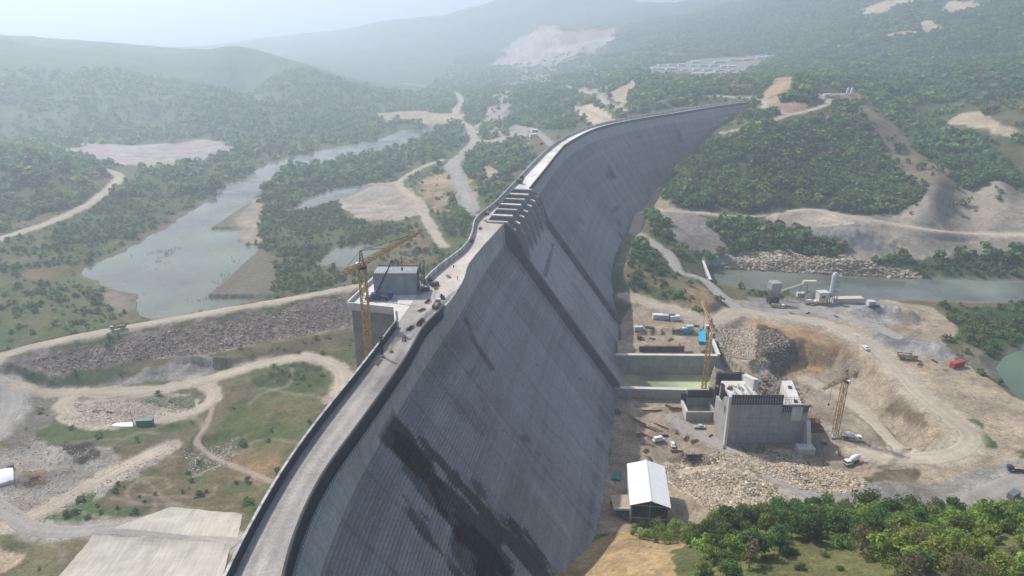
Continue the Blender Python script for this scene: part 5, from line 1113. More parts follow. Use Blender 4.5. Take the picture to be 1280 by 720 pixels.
def slab_mat(name, col, rot):
    m, nt, b = nodes(name); L = nt.links; tc = N(nt, 'ShaderNodeTexCoord'); mp = N(nt, 'ShaderNodeMapping'); mp.inputs['Rotation'].default_value = (0, 0, rot); L.new(tc.outputs['Object'], mp.inputs['Vector'])
    st = N(nt, 'ShaderNodeMapping'); st.inputs['Scale'].default_value = (.05, .9, .3); L.new(mp.outputs[0], st.inputs['Vector']); n1_ = N(nt, 'ShaderNodeTexNoise', i_Scale=1.0, i_Detail=5.0, i_Roughness=.7); L.new(st.outputs[0], n1_.inputs['Vector'])
    n2_ = N(nt, 'ShaderNodeTexNoise', i_Scale=.12, i_Detail=5.0, i_Roughness=.7); L.new(tc.outputs['Object'], n2_.inputs['Vector'])
    br = N(nt, 'ShaderNodeTexBrick'); br.inputs['Scale'].default_value = 1.0; br.inputs['Brick Width'].default_value = 9.0; br.inputs['Row Height'].default_value = 2.2; br.inputs['Mortar Size'].default_value = .05
    br.inputs['Color1'].default_value = (1, 1, 1, 1); br.inputs['Color2'].default_value = (.93, .93, .92, 1); br.inputs['Mortar'].default_value = (.78, .77, .74, 1); L.new(mp.outputs[0], br.inputs['Vector'])
    ad = N(nt, 'ShaderNodeMath', operation='ADD'); L.new(n1_.outputs['Fac'], ad.inputs[0]); L.new(n2_.outputs['Fac'], ad.inputs[1])
    mr = N(nt, 'ShaderNodeMapRange'); mr.inputs['From Min'].default_value = .7; mr.inputs['From Max'].default_value = 1.3; mr.inputs['To Min'].default_value = .72; mr.inputs['To Max'].default_value = 1.22; L.new(ad.outputs[0], mr.inputs['Value'])
    x1 = N(nt, 'ShaderNodeVectorMath', operation='SCALE'); x1.inputs[0].default_value = col; L.new(mr.outputs[0], x1.inputs['Scale']); x2 = N(nt, 'ShaderNodeVectorMath', operation='MULTIPLY'); L.new(x1.outputs[0], x2.inputs[0]); L.new(br.outputs['Color'], x2.inputs[1])
    L.new(x2.outputs[0], b.inputs['Base Color']); b.inputs['Roughness'].default_value = .95; b.inputs['Specular IOR Level'].default_value = .1; return m
apm = slab_mat('weathered_slab_concrete', (.46, .435, .375), 1.45)
drape('concrete_apron', 'pale weathered concrete slab above the dirt track at the upstream foot of the dam', 'slab', [(140,661),(214,634),(303,644),(297,675)], 26, 14, .22, apm)
drape('concrete_apron', 'larger pale weathered concrete slab below the dirt track, cut by the bottom of the picture', 'slab', [(40,760),(116,672),(288,683),(262,790)], 30, 26, .22, apm)
drape('white_slab', 'small bright white slab on the dirt clearing at the foot of the pole', 'slab', [(138,533),(146,529),(166,529),(166,534)], 5, 3, .35, white, 1)
t, P_, c_ = drape('white_tarpaulin', 'white sheet spread over a heap at the left edge of the bare ground', 'sheet', [(-12,612),(-8,592),(17,588),(18,602)], 9, 7, 1.3, mat('white_sheet', (.72, .72, .72), .7, 0, .2, .8), 2.2)
container(G(13, 586), .6, dark, 'small dark box standing behind the white sheet at the left edge', (2.6, 1.8, 1.8), name='tool_box', cat_='box')
bundle(G(40, 600), .5, rust, 18, 6, 'rusty bars scattered on the brown earth near the white sheet', 'bar_heap', 'steel bars', .09, None, 3.5, .5)
for k, (u, v) in enumerate([(102,513),(121,514),(137,516)]): bundle(G(u, v), random.uniform(-.3, .3), [white, timber, rust][k], 12, 4.5, ['pale heap of planks on the dirt clearing', 'brown heap of planks in the middle of the dirt clearing', 'rusty heap of bars on the dirt clearing'][k], ['plank_heap', 'plank_heap', 'bar_heap'][k], ['planks', 'planks', 'steel bars'][k], .14, None, 2.2, .6)
# ------------------------------------------------------------------ far settlement and houses
rg = np.random.default_rng(61); camp = [(816,82),(828,82),(840,82),(852,82),(866,83),(880,83),(893,83),(905,84),(914,84),(822,87),(838,87),(855,88),(870,88),(886,88),(900,89),(915,89),(931,89),(858,92),(872,93),(886,93),(902,94),(920,92),(937,91),(900,78),(918,76),(934,75),(952,73),(963,71),(848,79),(870,79)]
roofs = [white, mat('pale_roof', (.62, .62, .62), .6), mat('red_roof', (.33, .13, .10), .8), mat('blue_roof', (.30, .37, .45), .6)]
for k, (u, v) in enumerate(camp):
    p = G(u, v); L_ = rg.uniform(12, 26) if v > 80 else rg.uniform(16, 30)
    t = cabin((p[0], p[1], p[2]-.3), rg.uniform(-.15, .25)+.1, white, roofs[int(rg.choice([0, 0, 0, 1, 1, 2, 3]))], 'white long hut in the distant workers camp beyond the dam', (L_, rg.uniform(6, 9), rg.uniform(3.0, 4.4)), 'huts of the distant camp')
for u, v, lb, d in [(668,165,'small white house behind the upstream side of the far crest',(10,7,4)),(666,171,'second small white house, just below the other one behind the crest',(9,6,4)),(716,153,'white hut beside the bright bare slope at the far crest',(9,6,4)),(680,100,'white hut on the distant bare ground below the quarry',(14,8,5))]: cabin(G(u, v), .3, white, white, lb, d)
for u, lb in ((1059, 'left one of two small white silos on the hilltop platform'), (1064, 'right one of two small white silos on the hilltop platform')):
    p = G(u, 119); t = thing('white_silo', lb, 'silo', tuple(p), 0, 'silos on the hilltop'); MB().lathe([(1.3, 1.5), (1.5, 2.2), (1.5, 8.0), (.4, 9.2)], n=12).build('tank', white, t, smooth=False)
    b = MB(); [b.beam((math.cos(a)*1.1, math.sin(a)*1.1, 0), (math.cos(a)*1.2, math.sin(a)*1.2, 2), .2) for a in (.8, 2.4, 3.9, 5.5)]; b.box((0, 0, 1.6), (2.2, 2.2, .2)); b.build('legs', steel, t)
cabin(G(1033, 121), .2, white, white, 'small white cabin at the bend of the hilltop road', (8, 4, 3.2))
car(G(1012, 140), dirpx((1000,142),(1020,137)), white, 'white car on the hilltop road before its bend', 'car')
# ------------------------------------------------------------------ stilling basin and terrace
t = thing('terrace_wall', 'tall grey concrete wall behind the green water of the stilling basin', 'wall', tuple(atz(835, 466, 11)))
def lw(P, o): return [(q[0]-o.location.x, q[1]-o.location.y) for q in P]
a = atz(768, 466.5, BASW_Z); b_ = atz(894, 467.5, BASW_Z); ax = (b_-a)[:2]; L_ = np.linalg.norm(ax); o = lw([a], t)[0]
MB().wall([(0, -6), (L_, -6), (L_, 11.2), (0, 11.2)], (o[0], o[1], 0), ax, 1.6).build('wall_panel', mat('basin_wall_concrete', (.33, .33, .30), .9, 0, .25, .3), t)
MB().wall([(0, 11.2), (L_, 11.2), (L_, 11.7), (0, 11.7)], (o[0], o[1], 0), ax, 2.2).build('coping', conc_l, t)
c_ = atz(886, 418, TER_Z); o2 = lw([b_], t)[0]; ax2 = (c_-b_)[:2]; L2 = np.linalg.norm(ax2); MB().wall([(0, -6), (L2, -6), (L2, 11.4), (0, 11.4)], (o2[0]+.6, o2[1], 0), ax2, 1.4).build('side_wall', conc, t); MB().wall([(0, 11.4), (L2, 11.4), (L2, 12.0), (0, 12.0)], (o2[0]+.6, o2[1], 0), ax2, 1.9).build('coping', conc_l, t)
t = thing('basin_sill', 'long low grey concrete wall in front of the green basin water', 'wall', tuple(atz(820, 485, 14.5))); a = atz(768, 484, 17); b_ = atz(864, 486.5, 17); ax = (b_-a)[:2]; L_ = np.linalg.norm(ax); o = lw([a], t)[0]
zs = 16.0-t.location.z
MB().wall([(0, -8), (L_, -8), (L_, zs+.6), (0, zs+.6)], (o[0], o[1], 0), ax, 1.8).build('wall_panel', conc, t); MB().wall([(0, zs+.6), (L_, zs+.6), (L_, zs+1.1), (0, zs+1.1)], (o[0], o[1], 0), ax, 2.4).build('coping', conc_l, t)
t = thing('shutter_screen', 'long dark brown row of shutters along the edge of the terrace', 'shutters', tuple(atz(828, 441, TER_Z))); 
for k in range(8): MB().box((-11+k*3.1, 1.5, 1.6), (3.0, .25, 3.2)).build('panel', rust if k % 3 else conc_d, t)
b = MB()
for k in range(9): b.beam((-12.5+k*3.1, 1.7, 0), (-12.5+k*3.1, 1.7, 3.6), .18); b.beam((-12.5+k*3.1, 3.2, 0), (-12.5+k*3.1, 1.7, 3.0), .14)
b.beam((-12.5, 1.7, 3.5), (12.3, 1.7, 3.5), .14); b.build('props', steel, t)
# ------------------------------------------------------------------ powerhouse under construction
ph = thing('powerhouse', 'half built grey concrete powerhouse with tall ribbed walls and open bays', 'building', tuple(atz(940, 553, 14)))
def PW(u, v, z): q = atz(u, v, z); return np.array([q[0]-ph.location.x, q[1]-ph.location.y])
Y0 = 0.0; xa = PW(907, 553, 14)[0]; xb = PW(972, 555, 14)[0]; xc = PW(1006, 555, 14)[0]
Hh = float(atr(940, 494, math.hypot(ph.location.x, ph.location.y))[2])-14; Hl = float(atr(990, 517, math.hypot(ph.location.x, ph.location.y))[2])-14
phm = mat('ribbed_concrete', (.37, .375, .385), .9, 0, .22, .3, .03)
MB().box(((xa+xb)/2, .75, Hh/2-1), (xb-xa, 1.5, Hh+2)).build('front_wall', phm, ph); MB().box(((xb+xc)/2+.2, 1.4, Hl/2-1), (xc-xb-.4, 1.5, Hl+2)).build('low_wall', phm, ph)
b = MB(); n = 20
for k in range(n): x = xa+.6+k*(xb-xa-1.2)/(n-1); b.box((x, -.16, Hh-1.6), (.32, .3, 5.0))
for z in (Hh-3.6, Hh-.2): b.box(((xa+xb)/2, -.42, z), (xb-xa, .2, .3))
b.build('shutter_ribs', conc_d, ph); MB().box(((xa+xb)/2, .05-.08, Hh-1.6), (xb-xa-.2, .1, 4.9)).build('shutter_or_shade_panel', steel, ph)
b = MB()
for k in range(14): x = xb+.9+k*(xc-xb-1.4)/13; b.box((x, .48, Hl-1.4), (.3, .3, 3.6))
b.box(((xb+xc)/2, .3, Hl+.2), (xc-xb+1.2, 1.4, .35)); b.build('shutter_ribs', conc_d, ph)
b = MB()
for z in (4.2, 8.4, 12.6): b.box(((xa+xb)/2, -.01, z), (xb-xa-.4, .04, .07))
for k in range(1, 5): b.box((xa+(xb-xa)*k/5, -.012, (Hh-5)/2), (.06, .05, Hh-5))
b.build('lift_joints', conc_d, ph)
# projecting end fin with a sloping foot, slanting buttresses
MB().wall([(-2.4, -2), (.0, -2), (0, Hh+.4), (-1.0, Hh+.4), (-1.6, Hh-6)], (xa-.8, 0, 0), (0, 1), 1.2).build('end_fin', conc_l, ph); MB().wall([(0, -2), (16, -2), (16, Hh-9), (9, Hh-8.5), (5, Hh-3), (0, Hh-.2)], (xa-.8, 0.2, 0), (0, 1), 1.2).build('side_wall', conc, ph)
MB().wall([(-6.5, -2), (1, -2), (1, Hl*.62), (-.9, Hl*.62)], (xc+.2, 0, 0), (0, 1), 1.8).build('buttress', conc_l, ph)
MB().box((xc+4.2, 3.0, 2.2), (6.0, 6.5, 6.5)).build('end_block', conc, ph); MB().box((xc+4.5, 2.6, 6.6), (6.4, 7.0, 2.2)).build('shutter_box', rust, ph); MB().box((xc-2.2, -6.6, .6), (7.5, 4.5, 3.4)).build('footing', conc_l, ph)
b = MB()
for k in range(10): x = xc+1.6+k*.62; b.beam((x, 3+random.uniform(-2, 2), 9.2), (x+random.uniform(-.2, .2), 3+random.uniform(-2, 2), 11.5+random.uniform(0, 3)), .1)
b.box((xc+4.3, 3, 9.5), (6, 4, .1)); b.build('starter_bars', rust, ph)
zd = Hh-1.2; xm = xa+(xb-xa)*.56; MB().box(((xa+xm)/2, 8.9, zd-.6), (xm-xa-.4, 14.6, 1.2)).build('deck', conc_l, ph); MB().box(((xa+xm)/2, 16.8, zd-9), (xm-xa-.8, 1.2, 16)).build('rear_wall', conc, ph); MB().box((xm-.9, 8.6, zd/2-2), (1.2, 14, zd)).build('side_wall', phm, ph)
q0 = PW(991, 509, 14+Hl); q1 = PW(1004, 509, 14+Hl); q2 = PW(990, 475, 14+Hl); q3 = PW(977, 476, 14+Hl)
MB().prism([q0, q1, q2, q3], Hl-7, Hl-.1).build('long_wall', conc_l, ph)
for f in (.2, .72): c = (q0+q1)/2*(1-f)+(q2+q3)/2*f; MB().box((c[0], c[1], Hl+.15), (1.6, 2.2, .4), -.3).build('hatch', conc_d, ph)
w0 = PW(931, 461, 14+zd+5); MB().wall([(0, -16), (19, -16), (19, -.5), (15, 1.2), (0, 5.5)], (PW(944, 488, 14+zd)[0], PW(944, 488, 14+zd)[1], zd), (w0-PW(944, 488, 14+zd)), 2.4).build('pier_wall', conc_l, ph)
a = PW(895, 476, 14+zd-2); c = PW(929, 477, 14+zd-2); MB().wall([(0, -14), (np.linalg.norm(c-a), -14), (np.linalg.norm(c-a), 2.5), (0, 2.5)], (a[0], a[1], zd), c-a, 2).build('bay_wall', conc_d, ph)
for u, v, s in [(896,485,1.6),(903,482,1.2),(912,486,1.5),(918,483,1.0),(890,488,1.4),(926,487,1.3),(952,487,1.6),(961,482,1.3),(957,477,1.8),(948,480,1.1)]:
    q = PW(u, v, 14+zd); MB().box((q[0], q[1], zd+s*.35), (s*1.6, s, s*.7), random.uniform(0, 3)).build('formwork_piece', random.choice([rust, dark, timber, conc_l]), ph)
b = MB(); cmb = [(0, -.3)]
for f in np.linspace(.3, xb-xa-1.2, 34): h_ = random.uniform(.9, 2.2); cmb += [(f, .2), (f, h_), (f+.1, h_), (f+.1, .2)]
cmb += [(xb-xa-1, -.3)]; b.wall(cmb, (xa+.5, .75, Hh), (1, 0), .1); b.build('starter_bars', rust, ph)
for k in range(3): MB().box((xa+(xm-xa)*(k+1)/4, 6.5, zd+.5), (.5, 9+k, 1.0)).build('partition_wall', conc, ph)
for k in range(4): MB().box((xm+(xb-xm)*(k+.6)/4.2, 8+k*2, 1.5+k*.8), (1.1, 7-k, 4+k*2.0), .05*k).build('inner_wall', [conc_l, conc, conc_w, conc][k], ph)
b = MB()
for i in range(5):
    for j in range(2): b.beam((xb+1.2+i*1.9, 3.2+j*1.5, -1), (xb+1.2+i*1.9, 3.2+j*1.5, Hl+2.2), .13)
for z in (3, 6, 9, Hl+1.8):
    for j in range(2): b.beam((xb+1.2, 3.2+j*1.5, z), (xb+8.8, 3.2+j*1.5, z), .11)
b.build('scaffold', dark, ph)
# west chamber beside the basin
wc = thing('gate_chamber', 'dark square concrete chamber with pale rim between basin wall and powerhouse', 'chamber', tuple(atz(876, 527, 14)))
xw0 = atz(857, 527, 14)[0]-wc.location.x; xw1 = atz(894, 528, 14)[0]-wc.location.x; wz = float(atr(876, 515, math.hypot(wc.location.x, wc.location.y))[2])-14
MB().box(((xw0+xw1)/2, .5, wz/2-.5), (xw1-xw0, 1, wz+1)).build('front_wall', conc, wc); MB().box((xw0+.5, 6.5, wz/2-.5), (1, 11, wz+1)).build('side_wall', conc_l, wc); MB().box((xw1-.5, 6.5, wz/2-.5), (1, 11, wz+1)).build('side_wall', conc, wc); MB().box(((xw0+xw1)/2, 12, wz/2+1), (xw1-xw0, 1, wz+5)).build('rear_wall', conc_d, wc); MB().box(((xw0+xw1)/2, 6.5, .6), (xw1-xw0-2, 10.8, .4)).build('floor', conc_d, wc)
b = MB()
for k in range(9): x = xw0+.8+k*(xw1-xw0-1.6)/8; b.box((x, 11.3, wz/2+1.5), (.25, .3, wz+4))
b.build('shutter_ribs', rust, wc)
w2 = thing('link_wall', 'dark shuttered wall joining the basin sill to the powerhouse', 'wall', tuple(atz(882, 512, 14))); xl0 = atz(857, 512, 14)[0]-w2.location.x; xl1 = atz(905, 512, 14)[0]-w2.location.x; hz = float(atr(880, 487, math.hypot(w2.location.x, w2.location.y))[2])-14
MB().box(((xl0+xl1)/2, .6, hz/2-1), (xl1-xl0, 1.2, hz+2)).build('wall_panel', conc_w, w2); MB().box(((xl0+xl1)/2, -.1, hz-2.0), (xl1-xl0-.2, .2, 4.2)).build('shutter_or_shade_panel', conc_d, w2)
b = MB()
for k in range(15): b.box((xl0+.5+k*(xl1-xl0-1)/14, -.32, hz-2), (.28, .22, 4.4))
b.build('shutter_ribs', rust, w2)
# ------------------------------------------------------------------ warehouse and shed
ze, zr, zg = 25.0, 27.4, 14.0
c0_, c1_, c2_, c3_ = atz(786, 630, ze), atz(834, 633.5, ze), atz(833, 584, ze), atz(787, 581, ze); cen = (c0_+c1_+c2_+c3_)/4
wh = thing('steel_warehouse', 'tall steel frame shed with a bright white ridged metal roof and open front', 'warehouse', (float(cen[0]), float(cen[1]), zg), math.atan2((c1_-c0_)[1], (c1_-c0_)[0]))
wW = float(np.linalg.norm((c1_-c0_)[:2])); wL = float(np.linalg.norm((c3_-c0_)[:2])); H = ze-zg; hr = zr-zg
def roof_half(s):
    b = MB(); n = 24
    for k in range(n):
        y0 = -wL/2-.6+(wL+1.2)*k/n; y1 = y0+(wL+1.2)/n; ym = (y0+y1)/2
        b.add([(0, y0, hr), (0, ym, hr+.1), (0, y1, hr), (s*(wW/2+.5), y0, H), (s*(wW/2+.5), ym, H+.1), (s*(wW/2+.5), y1, H)], [(0, 1, 4, 3), (1, 2, 5, 4)] if s < 0 else [(3, 4, 1, 0), (4, 5, 2, 1)])
    return b
for s in (-1, 1): roof_half(s).build('roof_slope', mat('white_roof_sheet', (.80, .80, .80), .4, 0, .05, .3), wh)
MB().box((0, 0, hr+.12), (.7, wL+1.2, .12)).build('ridge_cap', white, wh)
fr = MB()
for k in range(6):
    y = -wL/2+.2+k*(wL-.4)/5
    for s in (-1, 1): fr.beam((s*(wW/2-.2), y, 0), (s*(wW/2-.2), y, H-.1), .4); fr.beam((s*(wW/2-.2), y, H-.3), (0, y, hr-.3), .35)
for x in (0,): fr.beam((x, -wL/2+.2, 0), (x, -wL/2+.2, hr-.3), .35)
for z in (H*.45, H-.4): fr.beam((-wW/2+.2, -wL/2+.2, z), (wW/2-.2, -wL/2+.2, z), .35)
fr.build('steel_frame', mat('pale_steel', (.42, .43, .43), .6, .2, .15), wh)
for s in (-1, 1): MB().box((s*(wW/2+.1), 0, H/2), (.12, wL, H-.2)).build('side_wall', mat('wall_sheet', (.42, .43, .44), .6, 0, .12), wh)
MB().box((0, wL/2+.1, H/2), (wW, .12, H)).build('rear_wall', MATS['wall_sheet'], wh); MB().box((0, -wL/2+1.2, H*.21), (wW*.92, .3, H*.36)).build('front_screen', mat('red_brown_sheet', (.20, .10, .08), .8), wh); MB().box((0, -wL/2+5.2, H*.72), (wW*.92, .2, H*.5)).build('inner_screen', conc_d, wh)
MB().box((0, 0, .05), (wW-.4, wL-.4, .2)).build('floor', conc, wh)
pS = atz(767, 628, 20); sh = thing('open_shed', 'small low shed with timber posts between dam foot and white roofed warehouse', 'shed', tuple(atz(776, 648, 14))); 
MB().box((0, 1.5, 6.2), (7.0, 9.0, .35)).build('roof', mat('tan_roof', (.42, .34, .25), .8), sh); b = MB()
for x in (-3.2, 3.2):
    for y in (-2.7, 5.6): b.beam((x, y, -1), (x, y, 6.1), .35)
b.build('posts', timber, sh); MB().box((0, 5.7, 3), (6.6, .2, 6)).build('rear_wall', conc_d, sh); b = MB(); b.box((.4, 0, 1.0), (4.5, 3.0, 1.9)); b.build('stored_box', silver, sh); MB().box((0, -2.9, 6.75), (7.4, .5, .9)).build('front_beam', conc_l, sh)
t, P_, c_ = drape('green_tarpaulin', 'green sheet crumpled beside the dam foot behind the warehouse', 'sheet', [(764,600),(766,592),(776,592),(775,602)], 7, 6, 1.0, mat('teal_sheet', (.05, .2, .18), .7), 1.5)
# ------------------------------------------------------------------ batching plant by the river
p = G(965, 379); bh = thing('aggregate_hopper', 'grey steel hopper tower on legs at the left end of the batching plant', 'hopper', tuple(p), .15); b = MB()
for x in (-2.6, 2.6):
    for y in (-2.2, 2.2): b.beam((x, y, -1), (x, y, 8), .4)
b.beam((-2.6, -2.2, 1), (2.6, -2.2, 7), .2); b.beam((2.6, -2.2, 1), (-2.6, -2.2, 7), .2); b.build('legs', steel, bh)
b = MB(); b.add([(-1,-1,6.5),(1,-1,6.5),(1,1,6.5),(-1,1,6.5),(-3.4,-3,10),(3.4,-3,10),(3.4,3,10),(-3.4,3,10),(-3.4,-3,15),(3.4,-3,15),(3.4,3,15),(-3.4,3,15)], [(0,3,2,1)]+[(i,(i+1)%4,4+(i+1)%4,4+i) for i in range(4)]+[(4+i,4+(i+1)%4,8+(i+1)%4,8+i) for i in range(4)]+[(8,9,10,11)]); b.build('bin', mat('bin_steel', (.36, .37, .38), .6, .2, .2), bh); MB().box((0, 0, 3), (6.4, 5, 4)).build('lower_house', conc_d, bh)
p0 = G(966, 373); p1 = atr(1010, 353.5, float(np.hypot(p0[0], p0[1]))+6); cv = thing('belt_conveyor', 'long pale inclined conveyor with a covered head rising to the right from the hopper', 'conveyor', tuple(p0)); e = np.array(p1)-p0
b = MB(); b.lattice((0, 0, 3.0), tuple(e), 1.1, 16, .16); b.build('truss', cream, cv); MB().beam((0, 0, 3.7), tuple(e+np.array([0, 0, .7])), 1.3, .5).build('belt_cover', cream, cv); MB().box(tuple(e+np.array([1.0, 0, .6])), (8.5, 2.6, 1.9)).build('head_house', cream, cv); b = MB()
for f in (.45, .8, 1.0):
    for s in (-1, 1): b.beam((e[0]*f+s*1.2, e[1]*f, -1), (e[0]*f, e[1]*f, 3+(e[2]-3)*f), .25)
b.build('trestles', steel, cv)
t_ = [(1034,378,'left'),(1040,378,'right')]
p = G(1038, 379); st = thing('cement_silo', 'tall pale cement silo tower with ladder and platforms by the river', 'silo', tuple(p)); MB().lathe([(1.0, 4.5), (1.9, 7), (1.9, 20), (1.0, 21.5)], n=14).build('tank', silver, st); b = MB()
for a in (.8, 2.4, 3.9, 5.5): b.beam((math.cos(a)*1.8, math.sin(a)*1.8, -1), (math.cos(a)*1.8, math.sin(a)*1.8, 7.5), .35)
b.build('legs', steel, st)
for z in (9, 12.5, 16, 19.5): MB().box((1.2, -.6, z), (4.4, 3.6, .25)).build('platform', mat('plant_green', (.25, .36, .34), .6), st)
b = MB(); b.lattice((2.9, -1.6, 0), (2.9, -1.6, 20.5), .9, 16, .14); b.build('ladder', white, st)
p = G(1026, 380); mx_ = thing('mixing_house', 'grey boxy mixing house beside the cement silo tower', 'building', tuple(p), .1); MB().box((0, 0, 5.5), (6.5, 5, 6)).build('wall', cream, mx_); MB().box((0, 0, 8.7), (7, 5.5, .4)).build('roof', silver, mx_); b = MB()
for x in (-2.8, 2.8):
    for y in (-2, 2): b.beam((x, y, -1), (x, y, 3), .4)
b.build('legs', steel, mx_); MB().box((-.5, -2.55, 5.8), (2.4, .1, 1.6)).build('window', glass, mx_)
container(G(1000, 371), .1, silver, 'white control cabin below the conveyor head', (5, 3, 3), name='control_cabin', cat_='cabin')
p = G(1014, 372); ah = thing('aggregate_heap', 'dark grey heap of aggregate beneath the conveyor head', 'heap', tuple(p)); MB().lathe([(5.5, -.5), (3.6, 1.3), (1.6, 2.9), (.2, 3.8)], n=16).build('heap', mat('dark_gravel', (.14, .14, .15), .95, 0, .35, 1.5, .2), ah)
container(G(1058, 378), .05, cream, 'long pale low building on the river bank right of the silo', (20, 4.5, 3.4), name='site_office', cat_='building'); container(G(1088, 382), .05, silver, 'small pale cabin standing alone at the end of the river bank', (4.5, 3.5, 3.2), name='pump_cabin', cat_='cabin'); container(G(1094, 384), .1, dark, 'low dark box lying next to the small pale cabin on the bank', (5, 1.6, 1.2), name='steel_trough', cat_='trough')
truck(G(1014, 381), .25, white, white, 'white mixer truck loading beneath the batching plant', 'mixer', 'mixer_truck', 'truck')
truck(G(972, 385), -.35, white, tan, 'white and tan tipper parked at the foot of the hopper', 'dump', 'dump_truck', 'truck')
# ------------------------------------------------------------------ vehicles and stores downstream
truck(G(1064, 550), math.pi-.32+math.pi, white, white, 'white mixer truck parked at the foot of the right tower crane', 'mixer', 'mixer_truck', 'truck')
truck(G(1064, 580), .42+math.pi, white, white, 'white mixer truck driving alone below the powerhouse, nearest to the camera', 'mixer', 'mixer_truck', 'truck')
truck(G(1134, 449), math.pi-.35+math.pi, tan, tan, 'tan articulated dump truck on the gravel yard', 'dump', 'dump_truck', 'truck', sc=1.15)
car(G(1082, 436), dirpx((1075,424),(1092,440)), white, 'white pickup on the haul road above the excavation', 'pickup')
container(G(1196, 458), .45, red, 'dark red container at the edge of the gravel yard', (9, 2.6, 2.8))
car(G(874, 535), .05, silver, 'pale green grey pickup parked in front of the dark chamber', 'pickup'); car(G(823, 551), .35, white, 'white van on the yard beside the scattered timbers', 'van'); car(G(841, 557), 1.5, white, 'white car on the yard near the dark scrap pit', 'car')
truck(G(1270, 589), 2.9, navy, dark, 'dark blue truck on the grey road at the right edge', 'flat', 'flatbed_truck', 'truck', sc=.85)
truck(G(1247, 640), .6, blue, white, 'blue and white truck half hidden by trees at the right edge', 'box', 'box_truck', 'truck', sc=.8); container(G(1266, 622), .5, steel, 'grey steel tank container on the road verge at the right edge', (5, 2.4, 2.4))
for u, v, m, lb, rz in [(822,398,white,'long white container on the terrace beside the dam foot',.02),(829,399,silver,'grey container pushed against the long white container',.02),(837,399,navy,'navy container at the end of the container row',.1),(843,400,white,'white cabin at the right end of the container row',.2)]: container(G(u, v), rz, m, lb, (6, 2.45, 2.7), 'containers on the terrace')
truck(G(849, 414), .1, white, steel, 'white flatbed truck on the terrace next to the blue containers', 'flat', 'flatbed_truck', 'truck', sc=.8); container(G(857, 415), .05, cyan, 'light blue container between white truck and pale container', (4, 2.4, 2.5)); container(G(862, 412), .05, silver, 'pale container right of the light blue container', (4, 2.4, 2.5))
t, P_, c_ = drape('blue_tarpaulin', 'bright blue sheet over stores at the corner of the terrace', 'sheet', [(873,430),(874,414),(881,415),(882,431)], 8, 8, 1.8, cyan, 2.2)
container(G(888, 411), .3, blue, 'blue cabin behind the bright blue sheet beside the rock fill', (4, 2.4, 2.6)); container(G(799, 423), 1.4, rust, 'rusty brown skip on the terrace in the shade of the dam', (4.5, 2.4, 2.2), name='steel_skip', cat_='skip'); container(G(798, 413), .1, silver, 'pale grey cabin near the dam foot on the terrace', (5, 2.5, 2.5))
for k, (u, v, m, nm, lb) in enumerate([(812,410,rust,'bar_heap','rusty bars on the terrace beside the dam foot'),(868,408,rust,'bar_heap','orange brown bars left of the blue cabin'),(860,441,timber,'plank_heap','planks lying behind the terrace wall')]): bundle(G(u, v), random.uniform(-.5, .5), m, 20, 6, lb, nm, 'steel bars' if m is rust else 'planks', .12, None, 2.4, .9)
tim = [(793,523,-.8),(800,528,-.75),(806,533,-.7),(812,536,-.75),(819,536,-.72),(826,533,-.7),(795,540,-.3),(808,545,-.9)]
for k, (u, v, rz) in enumerate(tim): bundle(G(u, v), rz, [timber, rust][k % 2], 9, 8, 'brown timbers laid slantwise on the yard at the dam foot' if k % 2 == 0 else 'rusty beams laid slantwise on the yard at the dam foot', 'timber_stack' if k % 2 == 0 else 'beam_stack', 'timber' if k % 2 == 0 else 'beams', .16, 'timbers laid out on the yard' if k % 2 == 0 else 'beams laid out on the yard', 1.3, .5)
bundle(G(820, 514), .0, dark, 10, 13, 'long dark row of beams at the top of the yard', 'beam_stack', 'beams', .2, None, 1.0, .6); bundle(G(845, 512), .0, rust, 22, 7, 'rusty heap of bars beside the dark chamber', 'bar_heap', 'steel bars', .12, None, 2.5, 1.2); bundle(G(846, 565), -.05, rust, 14, 6, 'rusty stack of beams on the rim of the dark scrap pit', 'beam_stack', 'beams', .16, None, 1.6, .8)
bundle(G(807, 564), .9, rust, 16, 3.5, 'small rusty heap of bars behind the warehouse', 'bar_heap', 'steel bars', .12, None, 1.8, .9); bundle(G(870, 573), .1, conc_d, 40, 9, 'dark tangle of scrap lying in the hollow of the yard', 'scrap_heap', 'scrap', .16, None, 4.5, 1.6)
for k, (u, v) in enumerate([(955,492),(968,498),(975,487),(962,507),(985,503),(950,505)]): bundle(G(u, v), random.uniform(0, 3), [rust, timber, conc_d][k % 3], 16, 4, ['rusty', 'brown', 'dark'][k % 3]+' heap of formwork pieces in the open ground behind the powerhouse', 'formwork_heap', 'formwork', .14, 'formwork heaps behind the powerhouse', 2.5, 1.0)
spots = [(800,545),(812,556),(830,545),(845,540),(858,548),(868,552),(888,545),(798,510),(835,508),(795,575),(812,575),(905,560),(930,562),(1020,562),(1030,555),(1010,578),(1048,566),(1085,555),(880,440),(870,446),(850,432),(838,425),(815,424),(806,430),(1010,392),(990,392),(1045,396),(1070,420),(1150,456),(1180,462),(1168,452)]
for k, (u, v) in enumerate(spots):
    m_ = [rust, timber, conc_d, steel][k % 4]; c = ['rusty', 'brown', 'dark', 'grey'][k % 4]
    bundle(G(u, v), random.uniform(0, 3), m_, 12, random.uniform(2.5, 5.5), 'small '+c+' heap of stored material on the works floor', 'material_pile', 'material', .15, 'material piles on the works floor', random.uniform(1.0, 2.4), random.uniform(.5, 1.2))
